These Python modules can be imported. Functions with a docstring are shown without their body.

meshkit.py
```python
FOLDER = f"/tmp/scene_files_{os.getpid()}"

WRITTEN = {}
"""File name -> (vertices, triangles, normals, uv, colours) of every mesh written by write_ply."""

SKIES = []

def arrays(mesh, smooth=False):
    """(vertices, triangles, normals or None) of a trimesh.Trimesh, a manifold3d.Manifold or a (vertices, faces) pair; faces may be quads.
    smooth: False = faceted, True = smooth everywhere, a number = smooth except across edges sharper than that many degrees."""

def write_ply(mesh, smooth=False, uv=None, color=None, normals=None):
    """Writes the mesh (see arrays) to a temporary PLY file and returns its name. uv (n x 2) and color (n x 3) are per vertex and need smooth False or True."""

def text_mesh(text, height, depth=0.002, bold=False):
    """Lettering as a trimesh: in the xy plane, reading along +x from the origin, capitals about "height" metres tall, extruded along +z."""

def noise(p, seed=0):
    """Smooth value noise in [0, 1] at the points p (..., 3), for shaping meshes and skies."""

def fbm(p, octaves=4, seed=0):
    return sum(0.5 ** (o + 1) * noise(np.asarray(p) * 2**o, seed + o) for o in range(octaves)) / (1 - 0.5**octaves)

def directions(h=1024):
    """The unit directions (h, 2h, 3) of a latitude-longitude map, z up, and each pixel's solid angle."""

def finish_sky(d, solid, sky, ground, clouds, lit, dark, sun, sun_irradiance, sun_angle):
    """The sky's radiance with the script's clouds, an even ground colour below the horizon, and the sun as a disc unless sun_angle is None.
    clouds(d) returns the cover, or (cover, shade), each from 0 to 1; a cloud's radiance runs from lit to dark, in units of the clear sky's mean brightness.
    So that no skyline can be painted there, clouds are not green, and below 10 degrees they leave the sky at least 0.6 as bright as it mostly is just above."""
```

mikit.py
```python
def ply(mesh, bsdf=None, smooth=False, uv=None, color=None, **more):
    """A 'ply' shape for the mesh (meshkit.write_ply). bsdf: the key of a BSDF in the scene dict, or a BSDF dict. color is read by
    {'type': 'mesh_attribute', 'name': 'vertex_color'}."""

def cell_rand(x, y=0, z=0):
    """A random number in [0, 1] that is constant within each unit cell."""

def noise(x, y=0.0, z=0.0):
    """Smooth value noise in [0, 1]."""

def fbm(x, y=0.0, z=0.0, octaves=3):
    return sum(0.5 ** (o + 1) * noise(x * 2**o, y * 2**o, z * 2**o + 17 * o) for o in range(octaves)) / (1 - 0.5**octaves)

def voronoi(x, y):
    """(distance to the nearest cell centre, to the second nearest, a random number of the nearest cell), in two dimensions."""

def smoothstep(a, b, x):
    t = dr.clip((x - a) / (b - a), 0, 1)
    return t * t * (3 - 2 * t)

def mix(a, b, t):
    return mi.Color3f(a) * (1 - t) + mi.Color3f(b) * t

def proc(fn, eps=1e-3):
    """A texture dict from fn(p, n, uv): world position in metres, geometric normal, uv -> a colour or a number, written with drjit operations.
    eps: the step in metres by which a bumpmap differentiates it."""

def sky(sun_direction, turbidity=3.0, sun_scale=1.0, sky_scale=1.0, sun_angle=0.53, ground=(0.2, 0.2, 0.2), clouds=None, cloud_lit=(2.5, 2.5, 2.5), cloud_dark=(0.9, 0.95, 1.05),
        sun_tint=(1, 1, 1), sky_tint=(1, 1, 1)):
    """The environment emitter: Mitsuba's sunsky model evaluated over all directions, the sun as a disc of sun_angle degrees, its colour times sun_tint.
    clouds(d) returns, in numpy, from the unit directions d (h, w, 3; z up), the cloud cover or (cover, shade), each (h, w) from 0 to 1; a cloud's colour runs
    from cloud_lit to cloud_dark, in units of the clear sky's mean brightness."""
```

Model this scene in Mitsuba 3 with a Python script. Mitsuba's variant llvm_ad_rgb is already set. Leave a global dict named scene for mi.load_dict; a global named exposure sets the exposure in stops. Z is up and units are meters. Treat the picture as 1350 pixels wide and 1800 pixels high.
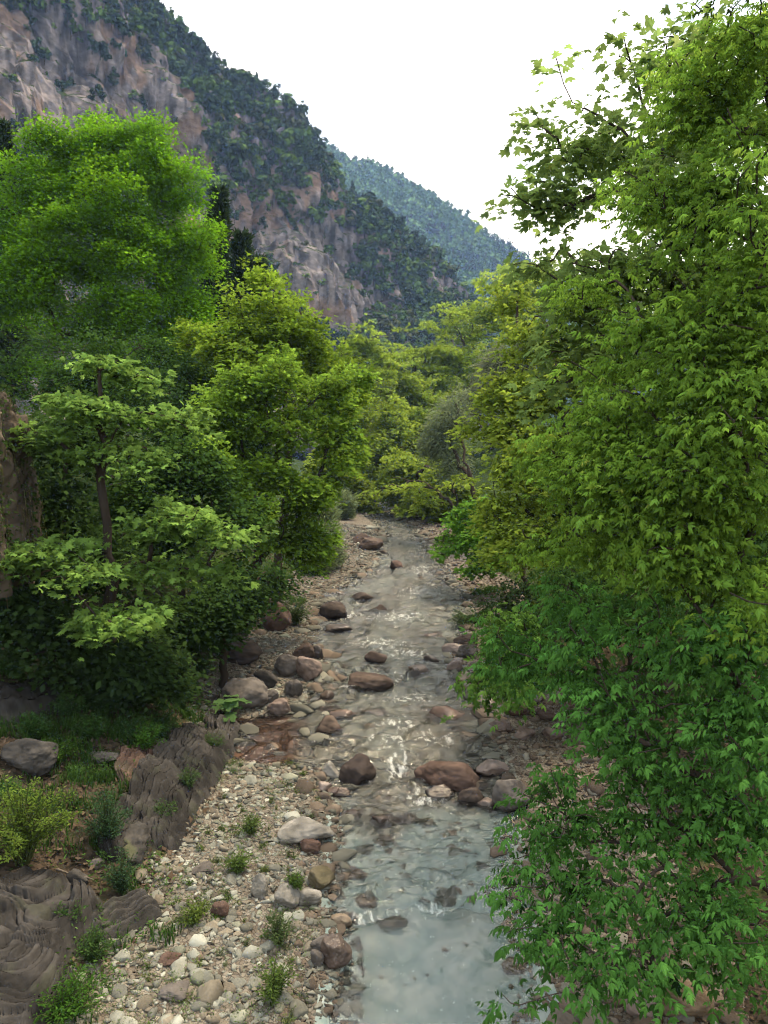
import math, random
import numpy as np, trimesh
import mitsuba as mi, drjit as dr
import mikit, meshkit
from mikit import proc, noise, fbm, voronoi, smoothstep, mix
T = mi.ScalarTransform4f
scene, labels = {}, {}
random.seed(7)

# ------------------------------------------------------------------ camera, sky, exposure
PITCH = math.radians(4.3)
scene['camera'] = {'type': 'perspective', 'fov': 53.68, 'fov_axis': 'x', 'near_clip': 0.1, 'far_clip': 6000.0,
                   'to_world': T().look_at(origin=[0, 0, 6.5], target=[0, 10 * math.cos(PITCH), 6.5 - 10 * math.sin(PITCH)], up=[0, 0, 1])}
exposure = 3.32


def cloud_cover(d):
    q = d * np.array([7.0, 7.0, 16.0])
    c = meshkit.fbm(q + 3.7, 5, seed=4)
    cover = 0.55 + 0.45 * np.clip((c - 0.32) / 0.16, 0, 1)
    shade = 0.6 * np.clip((meshkit.fbm(q * 1.7 + 9.1, 5, seed=11) - 0.42) / 0.3, 0, 1)
    return cover, shade


scene['daylight'] = mikit.sky((0.30, 0.28, 0.91), turbidity=3, sun_scale=0.5, sun_angle=20, clouds=cloud_cover,
                              cloud_lit=(2.6, 2.62, 2.66), cloud_dark=(1.7, 1.76, 1.86), sun_tint=(1, 0.97, 0.9), ground=(0.1, 0.1, 0.07))

# ------------------------------------------------------------------ helpers
def numbered(name):
    if name not in scene and name not in labels and not any(k.startswith(name + '__') for k in scene):
        return name
    i = 1
    while True:
        k = f'{name}_{i:03d}'
        if k not in scene and k not in labels:
            return k
        i += 1


_part_count = {}


def part_key(holder, name):
    c = _part_count.get((holder, name), 0)
    _part_count[(holder, name)] = c + 1
    return f'{holder}__{name}' + (f'_{c:03d}' if c else '')


def tag(key, label, category=None, group=None, kind=None):
    d = {'label': label}
    if category:
        d['category'] = category
    if group:
        d['group'] = group
    if kind:
        d['kind'] = kind
    labels[key] = d


def smooth01(a, b, x):
    t = np.clip((x - a) / (b - a), 0, 1)
    return t * t * (3 - 2 * t)


def nz(p, f, seed=0, o=3):
    return meshkit.fbm(np.asarray(p) * f + 31.7, o, seed)


def unit(v):
    return v / (np.linalg.norm(v, axis=-1, keepdims=True) + 1e-12)


def frames(d, n):
    """rotation matrices (N,3,3) whose columns are: along d, across, and close to n"""
    d = unit(d)
    y = unit(np.cross(n, d))
    z = np.cross(d, y)
    return np.stack([d, y, z], -1)


def stamp(tv, tf, pos, rot, scale):
    """copies of a small template as one vertex and one face array"""
    tv = np.asarray(tv, float)
    s = np.asarray(scale, float)
    if s.ndim == 1:
        s = s[:, None]
    v = np.einsum('nij,nkj->nki', rot, tv[None] * s[:, None, :] if s.shape[1] == 3 else tv[None] * s[:, None]) + pos[:, None]
    f = np.asarray(tf)[None] + (np.arange(len(pos)) * len(tv))[:, None, None]
    return v.reshape(-1, 3), f.reshape(-1, 3)


def rand_rot(n, rng):
    q = unit(rng.normal(size=(n, 4)))
    w, x, y, z = q.T
    return np.stack([np.stack([1 - 2 * (y * y + z * z), 2 * (x * y - z * w), 2 * (x * z + y * w)], -1),
                     np.stack([2 * (x * y + z * w), 1 - 2 * (x * x + z * z), 2 * (y * z - x * w)], -1),
                     np.stack([2 * (x * z - y * w), 2 * (y * z + x * w), 1 - 2 * (x * x + y * y)], -1)], 1)


def tube(pts, rad, sides=6):
    p = np.asarray(pts, float)
    t = unit(np.gradient(p, axis=0))
    ref = np.array([0.31, 0.95, 0.05]) if abs(t[:, 2]).mean() > 0.7 else np.array([0.1, 0.05, 1.0])
    a = unit(np.cross(t, ref))
    b = np.cross(t, a)
    ang = np.arange(sides) * 2 * np.pi / sides
    r = np.broadcast_to(rad, (len(p),))
    v = p[:, None] + r[:, None, None] * (np.cos(ang)[None, :, None] * a[:, None] + np.sin(ang)[None, :, None] * b[:, None])
    i, j = np.meshgrid(np.arange(len(p) - 1), np.arange(sides), indexing='ij')
    q = np.stack([i * sides + j, i * sides + (j + 1) % sides, (i + 1) * sides + (j + 1) % sides, (i + 1) * sides + j], -1).reshape(-1, 4)
    return v.reshape(-1, 3), np.vstack([q[:, [0, 1, 2]], q[:, [0, 2, 3]]])


def join(parts):
    vs, fs, at = [], [], 0
    for v, f in parts:
        vs.append(v)
        fs.append(np.asarray(f) + at)
        at += len(v)
    return np.vstack(vs), np.vstack(fs)


def grid_faces(n, m):
    i, j = np.meshgrid(np.arange(n - 1), np.arange(m - 1), indexing='ij')
    a = i * m + j
    return np.stack([a, a + m, a + m + 1, a + 1], -1).reshape(-1, 4)


def tri(q):
    return np.vstack([q[:, [0, 1, 2]], q[:, [0, 2, 3]]])


# ------------------------------------------------------------------ materials
VC = {'type': 'mesh_attribute', 'name': 'vertex_color'}
scene['leaf_material'] = {'type': 'principledthin', 'base_color': VC, 'roughness': 0.45, 'diff_trans': 1.0, 'eta': 1.4}
scene['far_leaf_material'] = {'type': 'twosided', 'bsdf': {'type': 'diffuse', 'reflectance': VC}}
scene['bark_material'] = {'type': 'twosided', 'bsdf': {'type': 'bumpmap', 'scale': 1.0, 'bump': proc(lambda p, n, uv: fbm(p.x * 40, p.y * 40, p.z * 9, 2) * 0.012, eps=0.004),
                          'bsdf': {'type': 'diffuse', 'reflectance': VC}}}
scene['stone_material'] = {'type': 'bumpmap', 'scale': 1.0, 'bump': proc(lambda p, n, uv: fbm(p.x * 22, p.y * 22, p.z * 26, 3) * 0.012, eps=0.004),
                           'bsdf': {'type': 'principled', 'base_color': VC, 'roughness': 0.8, 'specular': 0.12}}
scene['wet_stone_material'] = {'type': 'bumpmap', 'scale': 1.0, 'bump': proc(lambda p, n, uv: fbm(p.x * 22, p.y * 22, p.z * 26, 3) * 0.010, eps=0.004),
                               'bsdf': {'type': 'principled', 'base_color': VC, 'roughness': 0.4, 'specular': 0.4}}
scene['pebble_material'] = {'type': 'principled', 'base_color': VC, 'roughness': 0.85, 'specular': 0.12}

# ------------------------------------------------------------------ lie of the land
# y, water's left edge, water's right edge, left foot of the bank
EDGES = np.array([
    (-20, -0.8, 1.8, -3.6), (0, -0.7, 1.8, -3.5), (8.2, -0.62, 1.86, -3.42), (9.2, -0.50, 1.95, -3.14), (10.4, -0.69, 2.11, -3.16), (11.9, -0.92, 2.17, -3.14), (13.4, -0.94, 2.65, -3.01),
    (14.9, -1.35, 2.51, -3.21), (15.2, -3.15, 2.44, -3.45), (16.4, -3.65, 2.5, -3.9), (17.4, -3.60, 2.65, -4.1), (17.9, -2.14, 2.63, -4.01), (19.3, -1.92, 2.66, -4.37), (21.8, -1.92, 2.17, -4.58),
    (24.3, -2.41, 2.59, -4.35), (27.4, -2.71, 3.28, -3.86), (31.5, -2.74, 3.51, -3.82), (35.3, -1.85, 3.45, -3.88), (40.3, -0.45, 3.15, -4.11),
    (46.8, -0.40, 2.85, -4.06), (55.8, -0.15, 2.85, -3.57), (63.9, -1.0, 2.2, -3.61), (71.8, -1.9, 1.4, -3.89), (81.9, -3.0, 0.6, -4.61), (100, -6, -1, -8), (140, -16, -9, -20), (3000, -20, -12, -25)])


def water_z(y):
    y = np.asarray(y, float)
    steps = 0.10 * smooth01(10.2, 10.8, y) + 0.12 * smooth01(14.6, 15.9, y) + 0.14 * smooth01(20.2, 21.4, y)
    return np.where(y < 8, 0, 0.009 * (np.minimum(y, 120) - 8)) + steps * 0.8


def edges(x, y):
    j = 0.35 * (meshkit.fbm(np.stack([x * 0.6, y * 0.9, 0 * y], -1), 3, 5) - 0.5)
    xl = np.interp(y, EDGES[:, 0], EDGES[:, 1]) + j
    xr = np.interp(y, EDGES[:, 0], EDGES[:, 2]) + j
    bl = np.minimum(np.interp(y, EDGES[:, 0], EDGES[:, 3]), xl - 0.25) + j
    return xl, xr, bl


def ground(x, y):
    x, y = np.broadcast_arrays(np.asarray(x, float), np.asarray(y, float))
    xl, xr, bl = edges(x, y)
    w = water_z(y)
    p = np.stack([x, y, 0 * x], -1)
    rough = meshkit.fbm(p * 0.8 + 5, 3, 2) - 0.5
    fine = meshkit.fbm(p * 3.1, 3, 3) - 0.5
    inside = np.minimum(x - xl, xr - x)
    deep = 0.20 + 0.32 * smooth01(10.8, 9.6, y)
    bed = w - deep * smooth01(-0.1, 0.9, inside) + 0.10 * fine + 0.06 * rough
    side = (x < xl) & (y > 14.8) & (y < 17.9)
    dl = np.maximum(xl - x, 0)
    bar = np.maximum(xl - bl, 0.2)
    s = np.maximum(dl - bar, 0)
    steep = 0.34 + 0.36 * smooth01(10.5, 20, y)
    left = w + 0.05 + 0.09 * np.minimum(dl, bar) + 0.05 * fine + 0.10 * rough
    left = left + steep * np.minimum(s, 2.6) + 0.32 * np.maximum(s - 2.6, 0) * np.exp(-np.maximum(s - 2.6, 0) / 120) + rough * 0.7 * smooth01(0.2, 2, s)
    dr_ = np.maximum(x - xr, 0)
    right = w + 0.05 + 0.10 * np.minimum(dr_, 3.0) + 0.05 * fine + 0.12 * rough
    right = right + 0.36 * np.maximum(dr_ - 3.0, 0) * np.exp(-np.maximum(dr_ - 3.0, 0) / 150) + rough * 0.6 * smooth01(2.5, 5, dr_)
    out = np.where(inside > 0, bed, np.where(x < (xl + xr) / 2, left, right))
    # the side pool left of the stream is very shallow
    shallow = smooth01(14.9, 15.3, y) * smooth01(18.0, 17.6, y) * smooth01(-1.4, -2.0, x) * (inside > 0)
    out = np.where(shallow > 0, np.maximum(out, w - 0.10 + 0.05 * fine), out)
    return out

# ------------------------------------------------------------------ ground, stream bed, banks
def gravel_colour(p, n, uv):
    k = fbm(p.x * 9, p.y * 9, p.z * 9, 3)
    v1, v2, r = voronoi(p.x * 16 + k, p.y * 16)
    base = mix((0.085, 0.072, 0.058), (0.17, 0.158, 0.135), r)
    return base * (0.45 + 0.7 * smoothstep(0.0, 0.25, v2 - v1)) * (0.7 + 0.6 * k)


def bed_colour(p, n, uv):
    k = fbm(p.x * 5, p.y * 5, p.z * 5, 3)
    v1, v2, r = voronoi(p.x * 9 + k, p.y * 9)
    stones = mix((0.085, 0.082, 0.068), (0.195, 0.195, 0.17), r) * (0.55 + 0.6 * smoothstep(0.0, 0.3, v2 - v1))
    m = noise(p.x * 0.9 + 4, p.y * 0.5, 0.0)
    stones = mix(stones, mi.Color3f(0.17, 0.185, 0.165), 0.7 * smoothstep(0.45, 0.7, m))
    silt = mix((0.175, 0.245, 0.24), (0.30, 0.345, 0.325), smoothstep(0.3, 0.7, k))
    pool = smoothstep(10.9, 9.8, p.y + 1.2 * (k - 0.5))
    far_pool = 0.85 * smoothstep(0.25, 0.55, noise(p.x * 0.9, p.y * 0.7, 3.0)) * smoothstep(14.2, 12.6, p.y)
    red = smoothstep(-1.5, -2.1, p.x) * smoothstep(14.8, 15.3, p.y) * smoothstep(18.2, 17.6, p.y)
    c = mix(mix(stones, silt, 0.85 * dr.maximum(pool, far_pool)), mi.Color3f(0.052, 0.026, 0.016) * (0.4 + 1.2 * k) * (0.6 + 0.6 * r), 0.9 * red)
    return c


def soil_colour(p, n, uv):
    k = fbm(p.x * 2.3, p.y * 2.3, p.z * 2.3, 4)
    f = fbm(p.x * 17 + 3 * k, p.y * 19 - 2 * k, p.z * 17, 4)
    c = mix((0.022, 0.019, 0.015), (0.065, 0.050, 0.038), smoothstep(0.3, 0.7, f))
    c = mix(c, mi.Color3f(0.035, 0.06, 0.015), 0.55 * smoothstep(0.46, 0.74, k))
    far = smoothstep(17.0, 30.0, p.y + 9 * (k - 0.5)) * 0.85
    return mix(c, mi.Color3f(0.026, 0.046, 0.015) * (0.6 + 0.8 * f), far)


scene['gravel_material'] = {'type': 'bumpmap', 'scale': 1.0, 'bump': proc(lambda p, n, uv: 0.03 * fbm(p.x * 14, p.y * 14, p.z * 14, 3), eps=0.005),
                            'bsdf': {'type': 'diffuse', 'reflectance': proc(gravel_colour)}}
scene['bed_material'] = {'type': 'diffuse', 'reflectance': proc(bed_colour)}
scene['soil_material'] = {'type': 'bumpmap', 'scale': 1.0, 'bump': proc(lambda p, n, uv: 0.06 * fbm(p.x * 9, p.y * 9, p.z * 9, 3), eps=0.006),
                          'bsdf': {'type': 'diffuse', 'reflectance': proc(soil_colour)}}


def spaced(a, b, first, grow):
    out, d = [a], first
    while out[-1] < b:
        out.append(out[-1] + d)
        d *= grow
    return np.array(out)


gx = np.concatenate([-spaced(6.5, 2500, 0.14, 1.085)[::-1], np.arange(-6.4, 6.45, 0.11), spaced(6.5, 2500, 0.14, 1.085)])
gy = np.concatenate([-spaced(0, 500, 1.0, 1.4)[::-1][:-1], [0.0, 1.2, 2.4, 3.4, 4.3, 5.0], spaced(5.1, 2600, 0.10, 1.0165)])
GX, GY = np.meshgrid(gx, gy, indexing='ij')
GZ = ground(GX, GY)
GV = np.stack([GX, GY, GZ], -1).reshape(-1, 3)
GF = grid_faces(len(gx), len(gy))
gc = GV[GF].mean(1)
cxl, cxr, cbl = edges(gc[:, 0], gc[:, 1])
near = (gc[:, 1] < 95) & (gc[:, 1] > -12)
is_bed = near & (gc[:, 0] > cxl - 0.15) & (gc[:, 0] < cxr + 0.15)
is_bar = near & ~is_bed & (gc[:, 0] <= cxl) & (gc[:, 0] > cbl - 0.2)
is_right = near & ~is_bed & (gc[:, 0] >= cxr) & (gc[:, 0] < cxr + 2.2)


def piece_of(mask):
    m = trimesh.Trimesh(GV, tri(GF[mask]), process=False)
    m.remove_unreferenced_vertices()
    return m


for key, mask, mat, text in (('stream_bed', is_bed, 'bed_material', 'shallow stony bed of the stream, with a pale silty pool nearest the viewer'),
                             ('gravel_bar', is_bar, 'gravel_material', 'pale pebbly gravel bar along the left side of the stream'),
                             ('gravel_bank', is_right, 'gravel_material', 'reddish stony strip along the right side of the stream'),
                             ('ground', ~(is_bed | is_bar | is_right), 'soil_material', 'dark litter covered soil of the wooded banks on both sides')):
    scene[key] = mikit.ply(piece_of(mask), mat, smooth=True)
    tag(key, text, kind='structure')


# ------------------------------------------------------------------ water: a rippled clear surface, white where it breaks
def riffle(y):
    """0 in the quiet reaches, 1 where the water runs over a step"""
    return np.clip(0.35 + 0.8 * np.exp(-((y - 10.7) / 0.5) ** 2) + 0.9 * np.exp(-((y - 15.4) / 1.3) ** 2) + 1.0 * np.exp(-((y - 20.6) / 1.1) ** 2) + 0.5 * smooth01(22, 30, y)
                   - 0.31 * smooth01(10.4, 9.6, y) - 0.3 * smooth01(52, 58, y) * smooth01(70, 62, y), 0.09, 1.1)


wy = spaced(3.0, 98, 0.03, 1.0036)
wx = np.linspace(0, 1, 100)
WXm, WYm = np.meshgrid(wx, wy, indexing='ij')
el, er, _ = edges(0 * wy, wy)
WX = (el - 0.45)[None] * (1 - WXm) + (er + 0.45)[None] * WXm
YL = np.where(WYm < 12, WYm, 12 + 12 * np.log(np.maximum(WYm, 12) / 12))   # waves lengthen where the stream widens and steepens upstream
XL = WX * np.minimum(1, (20 / np.maximum(WYm, 20)) ** 0.5)
q = np.stack([WX * 1.0, WYm * 0.75, 0 * WX], -1)
warp = meshkit.fbm(q * 1.3 + 9, 3, 6)
ql = np.stack([XL * 2.3 + warp * 2.2, YL * 5.0 + warp * 3.0, 0 * WX], -1)
rip = 1 - np.abs(2 * meshkit.fbm(ql, 3, 8) - 1)
big = meshkit.fbm(q * 0.9, 2, 3) - 0.5
amp = riffle(WYm)
wide = 1 - np.abs(2 * meshkit.fbm(np.stack([XL * 1.0 + warp * 1.6, YL * 2.2 + warp * 2.0, 0 * WX + 5], -1), 2, 18) - 1)
WZ = water_z(WYm) + amp * (0.19 * (rip - 0.75) + smooth01(11, 16, WYm) * 0.25 * (wide - 0.75) + 0.05 * big) * (1 + 0.35 * smooth01(22, 40, WYm))
WV = np.stack([WX, WYm, WZ], -1).reshape(-1, 3)


def foam_amount(p, n, uv):
    k = fbm(p.x * 15 + 3 * noise(p.x * 2.5, p.y * 2.5, 1.0), p.y * 9, 0.0, 4)

    def spot(x, y, rx, ry):
        return dr.exp(-dr.square((p.x - x) / rx) - dr.square((p.y - y) / ry))
    s = spot(0.66, 19.03, 0.71, 0.50) + spot(-1.00, 20.10, 0.27, 0.30) + spot(0.40, 20.72, 0.23, 0.40) + spot(-0.19, 16.29, 0.49, 0.40) + spot(0.69, 13.75, 0.41, 0.50) + spot(0.33, 17.33, 0.52, 0.50) + spot(0.29, 15.09, 0.34, 0.80) + spot(-0.28, 24.18, 1.09, 0.80) + spot(0.53, 27.91, 1.26, 1.20) + spot(-1.62, 28.40, 0.85, 0.80) + spot(1.50, 32.97, 0.99, 1.50) + spot(1.93, 39.27, 0.74, 1.60) + spot(1.06, 16.29, 0.73, 0.60) + spot(-0.28, 10.24, 0.46, 0.12) + spot(0.69, 10.35, 0.47, 0.12) + spot(0.78, 22.82, 0.68, 0.70)
    return smoothstep(0.74, 1.08, k + 0.34 * dr.minimum(s, 1.0) - 0.02) * 0.42


water = {'type': 'bumpmap', 'scale': 1.0, 'bump': proc(lambda p, n, uv: (0.15 + smoothstep(9.6, 10.8, p.y)) * (0.036 * fbm(p.x * 11 + 2 * noise(p.x * 2, p.y * 2, 0.0), p.y * 12, 0.0, 3)), eps=0.004),
         'bsdf': {'type': 'dielectric', 'int_ior': 1.33, 'ext_ior': 1.0}}
scene['water_material'] = {'type': 'blendbsdf', 'weight': proc(foam_amount), 'clear': water,
                           'white': {'type': 'twosided', 'bsdf': {'type': 'diffuse', 'reflectance': {'type': 'rgb', 'value': (0.72, 0.76, 0.76)}}}}
scene['stream'] = mikit.ply((WV, tri(grid_faces(len(wx), len(wy)))), 'water_material', smooth=True)
tag('stream', 'clear shallow mountain stream running over stones between wooded banks', kind='structure')

# ------------------------------------------------------------------ the mountains
rngm = np.random.default_rng(42)


def rock_colour(p, n, uv):
    k = fbm(p.x * 0.11, p.y * 0.11, p.z * 0.05, 4)
    streak = fbm(p.x * 0.45, p.y * 0.45, p.z * 0.06, 4)
    f = fbm(p.x * 0.9, p.y * 0.9, p.z * 1.1, 3)
    c = mix((0.048, 0.048, 0.054), (0.185, 0.176, 0.184), smoothstep(0.3, 0.68, streak))
    c = c * mi.Color3f(1.1, 1.02, 0.98)
    c = mix(c, mi.Color3f(0.20, 0.13, 0.09), 0.7 * smoothstep(0.54, 0.70, k))
    c = c * (0.55 + 0.9 * f)
    moss = smoothstep(0.52, 0.76, dr.abs(n.z) + 0.5 * (fbm(p.x * 0.16, p.y * 0.16, p.z * 0.16, 3) - 0.5))
    return mix(c, mi.Color3f(0.028, 0.042, 0.016) * (0.6 + 0.8 * f), moss)


scene['rock_material'] = {'type': 'bumpmap', 'scale': 1.0, 'bump': proc(lambda p, n, uv: 1.6 * fbm(p.x * 0.5, p.y * 0.5, p.z * 0.22, 4), eps=0.15),
                          'bsdf': {'type': 'twosided', 'bsdf': {'type': 'diffuse', 'reflectance': proc(rock_colour)}}}
scene['hill_material'] = {'type': 'diffuse', 'reflectance': {'type': 'rgb', 'value': (0.028, 0.045, 0.02)}}


def polyline(points, n):
    p = np.asarray(points, float)
    t = np.concatenate([[0], np.cumsum(np.linalg.norm(np.diff(p, axis=0), axis=1))])
    s = np.linspace(0, t[-1], n)
    return np.stack([np.interp(s, t, p[:, k]) for k in range(3)], -1)


def spur(crest, out, run, foot, n, m, rough, seed, steps):
    """a mountain spur: from the crest a face goes down towards 'out', and a slope behind goes down the other way"""
    c = polyline(crest, n)
    c[:, 2] += 5.0 * rough * (nz(c, 0.045, seed, 4) - 0.5) * 2
    o = unit(np.asarray(out, float))
    t = np.linspace(0, 1, m)
    h = (c[:, 2] - foot)[:, None]
    s = np.arange(n)[:, None] / n
    ledge = steps * np.sin(t[None] * 19 + 5 * meshkit.fbm(np.stack([s * 9 + 0 * t[None], t[None] * 3 + 0 * s, 0 * s + 0 * t[None]], -1), 3, seed)) / 19
    hor = np.clip(t[None] + ledge, 0, None) * run * h
    v = np.empty((n, m, 3))
    v[..., 0] = c[:, 0:1] + o[0] * hor
    v[..., 1] = c[:, 1:2] + o[1] * hor
    v[..., 2] = c[:, 2:3] - h * t[None]
    du, dv = np.gradient(v, axis=0), np.gradient(v, axis=1)
    nn = unit(np.cross(du, dv))
    nn *= np.sign((nn * np.array([o[0], o[1], 0.5])).sum(-1, keepdims=True))
    fade = smooth01(0.0, 0.06, t)[None, :, None]
    ridge = 1 - np.abs(2 * nz(v * np.array([1, 1, 0.42]), 0.032, seed + 3, 5) - 1)
    ridge2 = 1 - np.abs(2 * nz(v * np.array([1, 1, 0.35]), 0.11, seed + 7, 4) - 1)
    v = v + nn * (rough * fade * (17 * (ridge - 0.6) + 8.5 * (ridge2 - 0.6) + 6.0 * (nz(v * np.array([1, 1, 0.45]), 0.3, seed + 9, 4) - 0.5))[..., None])
    t2 = np.linspace(0, 1, 12)[1:]
    back = np.empty((n, 11, 3))
    back[..., 0] = c[:, 0:1] - o[0] * h * 1.1 * t2
    back[..., 1] = c[:, 1:2] - o[1] * h * 1.1 * t2
    back[..., 2] = c[:, 2:3] - h * t2
    full = np.concatenate([back[:, ::-1], v], 1)
    return full, v


full, MFACE = spur([(-190.02, 215.0, 255.21), (-173.5, 255.0, 231.81), (-138.05, 290.0, 224.66), (-115.76, 310.0, 206.51), (-97.66, 325.0, 191.92), (-82.98, 335.0, 182.71), (-68.35, 345.0, 172.49), (-49.99, 355.0, 166.96), (-33.11, 365.0, 148.51), (-20.49, 375.0, 133.1), (1.43, 390.0, 121.54), (16.12, 400.0, 110.2), (33.28, 412.0, 102.36), (40.55, 420.0, 85.12), (44.08, 425.0, 56.64), (49.48, 428.0, 19.14)], (0.30, -0.95), 0.62, 6.0, 400, 290, 1.0, 3, 0.9)
scene['mountain'] = mikit.ply((full.reshape(-1, 3), tri(grid_faces(*full.shape[:2]))), 'rock_material', smooth=24)
tag('mountain', 'steep grey and rust coloured rock mountain falling from upper left to the valley', kind='structure')
full2, HFACE = spur([(-624.01, 1000.0, 617.87), (-412.71, 1000.0, 535.93), (-276.03, 1020.0, 476.04), (-169.46, 1040.0, 438.12), (-80.83, 1060.0, 407.0), (-19.64, 1080.0, 396.29), (68.26, 1100.0, 348.98), (127.06, 1120.0, 316.89), (192.42, 1140.0, 283.22), (277.31, 1160.0, 252.99), (413.43, 1180.0, 214.54), (554.43, 1200.0, 183.15), (733.47, 1200.0, 148.08)], (0.55, -0.83), 1.25, 20.0, 130, 90, 1.6, 9, 0.6)
scene['far_hill'] = mikit.ply((full2.reshape(-1, 3), tri(grid_faces(*full2.shape[:2]))), 'hill_material', smooth=True)
tag('far_hill', 'distant hazy forested hill behind the shoulder of the rock mountain', kind='structure')


# ------------------------------------------------------------------ what grows on the mountains
def clump_tree(seed, kind, n, colour, jitter=0.35):
    """a small far tree 1 unit tall made of leaf clumps and a short trunk: (verts, faces, colours)"""
    r = np.random.default_rng(seed)
    if kind == 'conifer':
        z = r.random(n) ** 0.8
        rad = 0.20 * (1.02 - z) + 0.02
        a = r.random(n) * 2 * np.pi
        k = np.sqrt(r.random(n)) * rad
        pos = np.stack([np.cos(a) * k, np.sin(a) * k, 0.1 + 0.9 * z], -1)
        size = 0.12 * (1.1 - 0.7 * z)
        nrm = unit(np.stack([np.cos(a), np.sin(a), 0.8 + 0 * a], -1) + r.normal(size=(n, 3)) * 0.4)
    else:
        cs = r.normal(size=(6, 3)) * np.array([0.22, 0.22, 0.15]) + [0, 0, 0.6]
        w = r.integers(0, 6, n)
        d = unit(r.normal(size=(n, 3)))
        pos = cs[w] + d * (0.24 * r.random(n) ** 0.4)[:, None] * (0.7 + 0.5 * r.random(6))[w][:, None]
        nrm = unit(d + np.array([0, 0, 0.5]) + r.normal(size=(n, 3)) * 0.4)
        size = 0.10 + 0.06 * r.random(n)
    dirs = unit(np.cross(nrm, r.normal(size=(n, 3))))
    tv = np.array([[-1, 0, 0], [0, 0.8, -0.15], [1, 0, 0.1], [0, -0.8, -0.15]])
    v, f = stamp(tv, [[0, 1, 2], [0, 2, 3]], pos, frames(dirs, nrm), size)
    col = np.repeat(np.array(colour)[None] * (1 + jitter * r.normal(size=(n, 1))).clip(0.4, 1.9), 4, 0)
    tv2, tf2 = tube([[0, 0, -0.1], [0.01, 0, 0.3], [0, 0.01, 0.75]], [0.028, 0.022, 0.01], 4)
    v, f = join([(v, f), (tv2, tf2)])
    col = np.vstack([col, np.tile([[0.05, 0.04, 0.03]], (len(tv2), 1))])
    return v, f, col.clip(0.004, 0.9)


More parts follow.
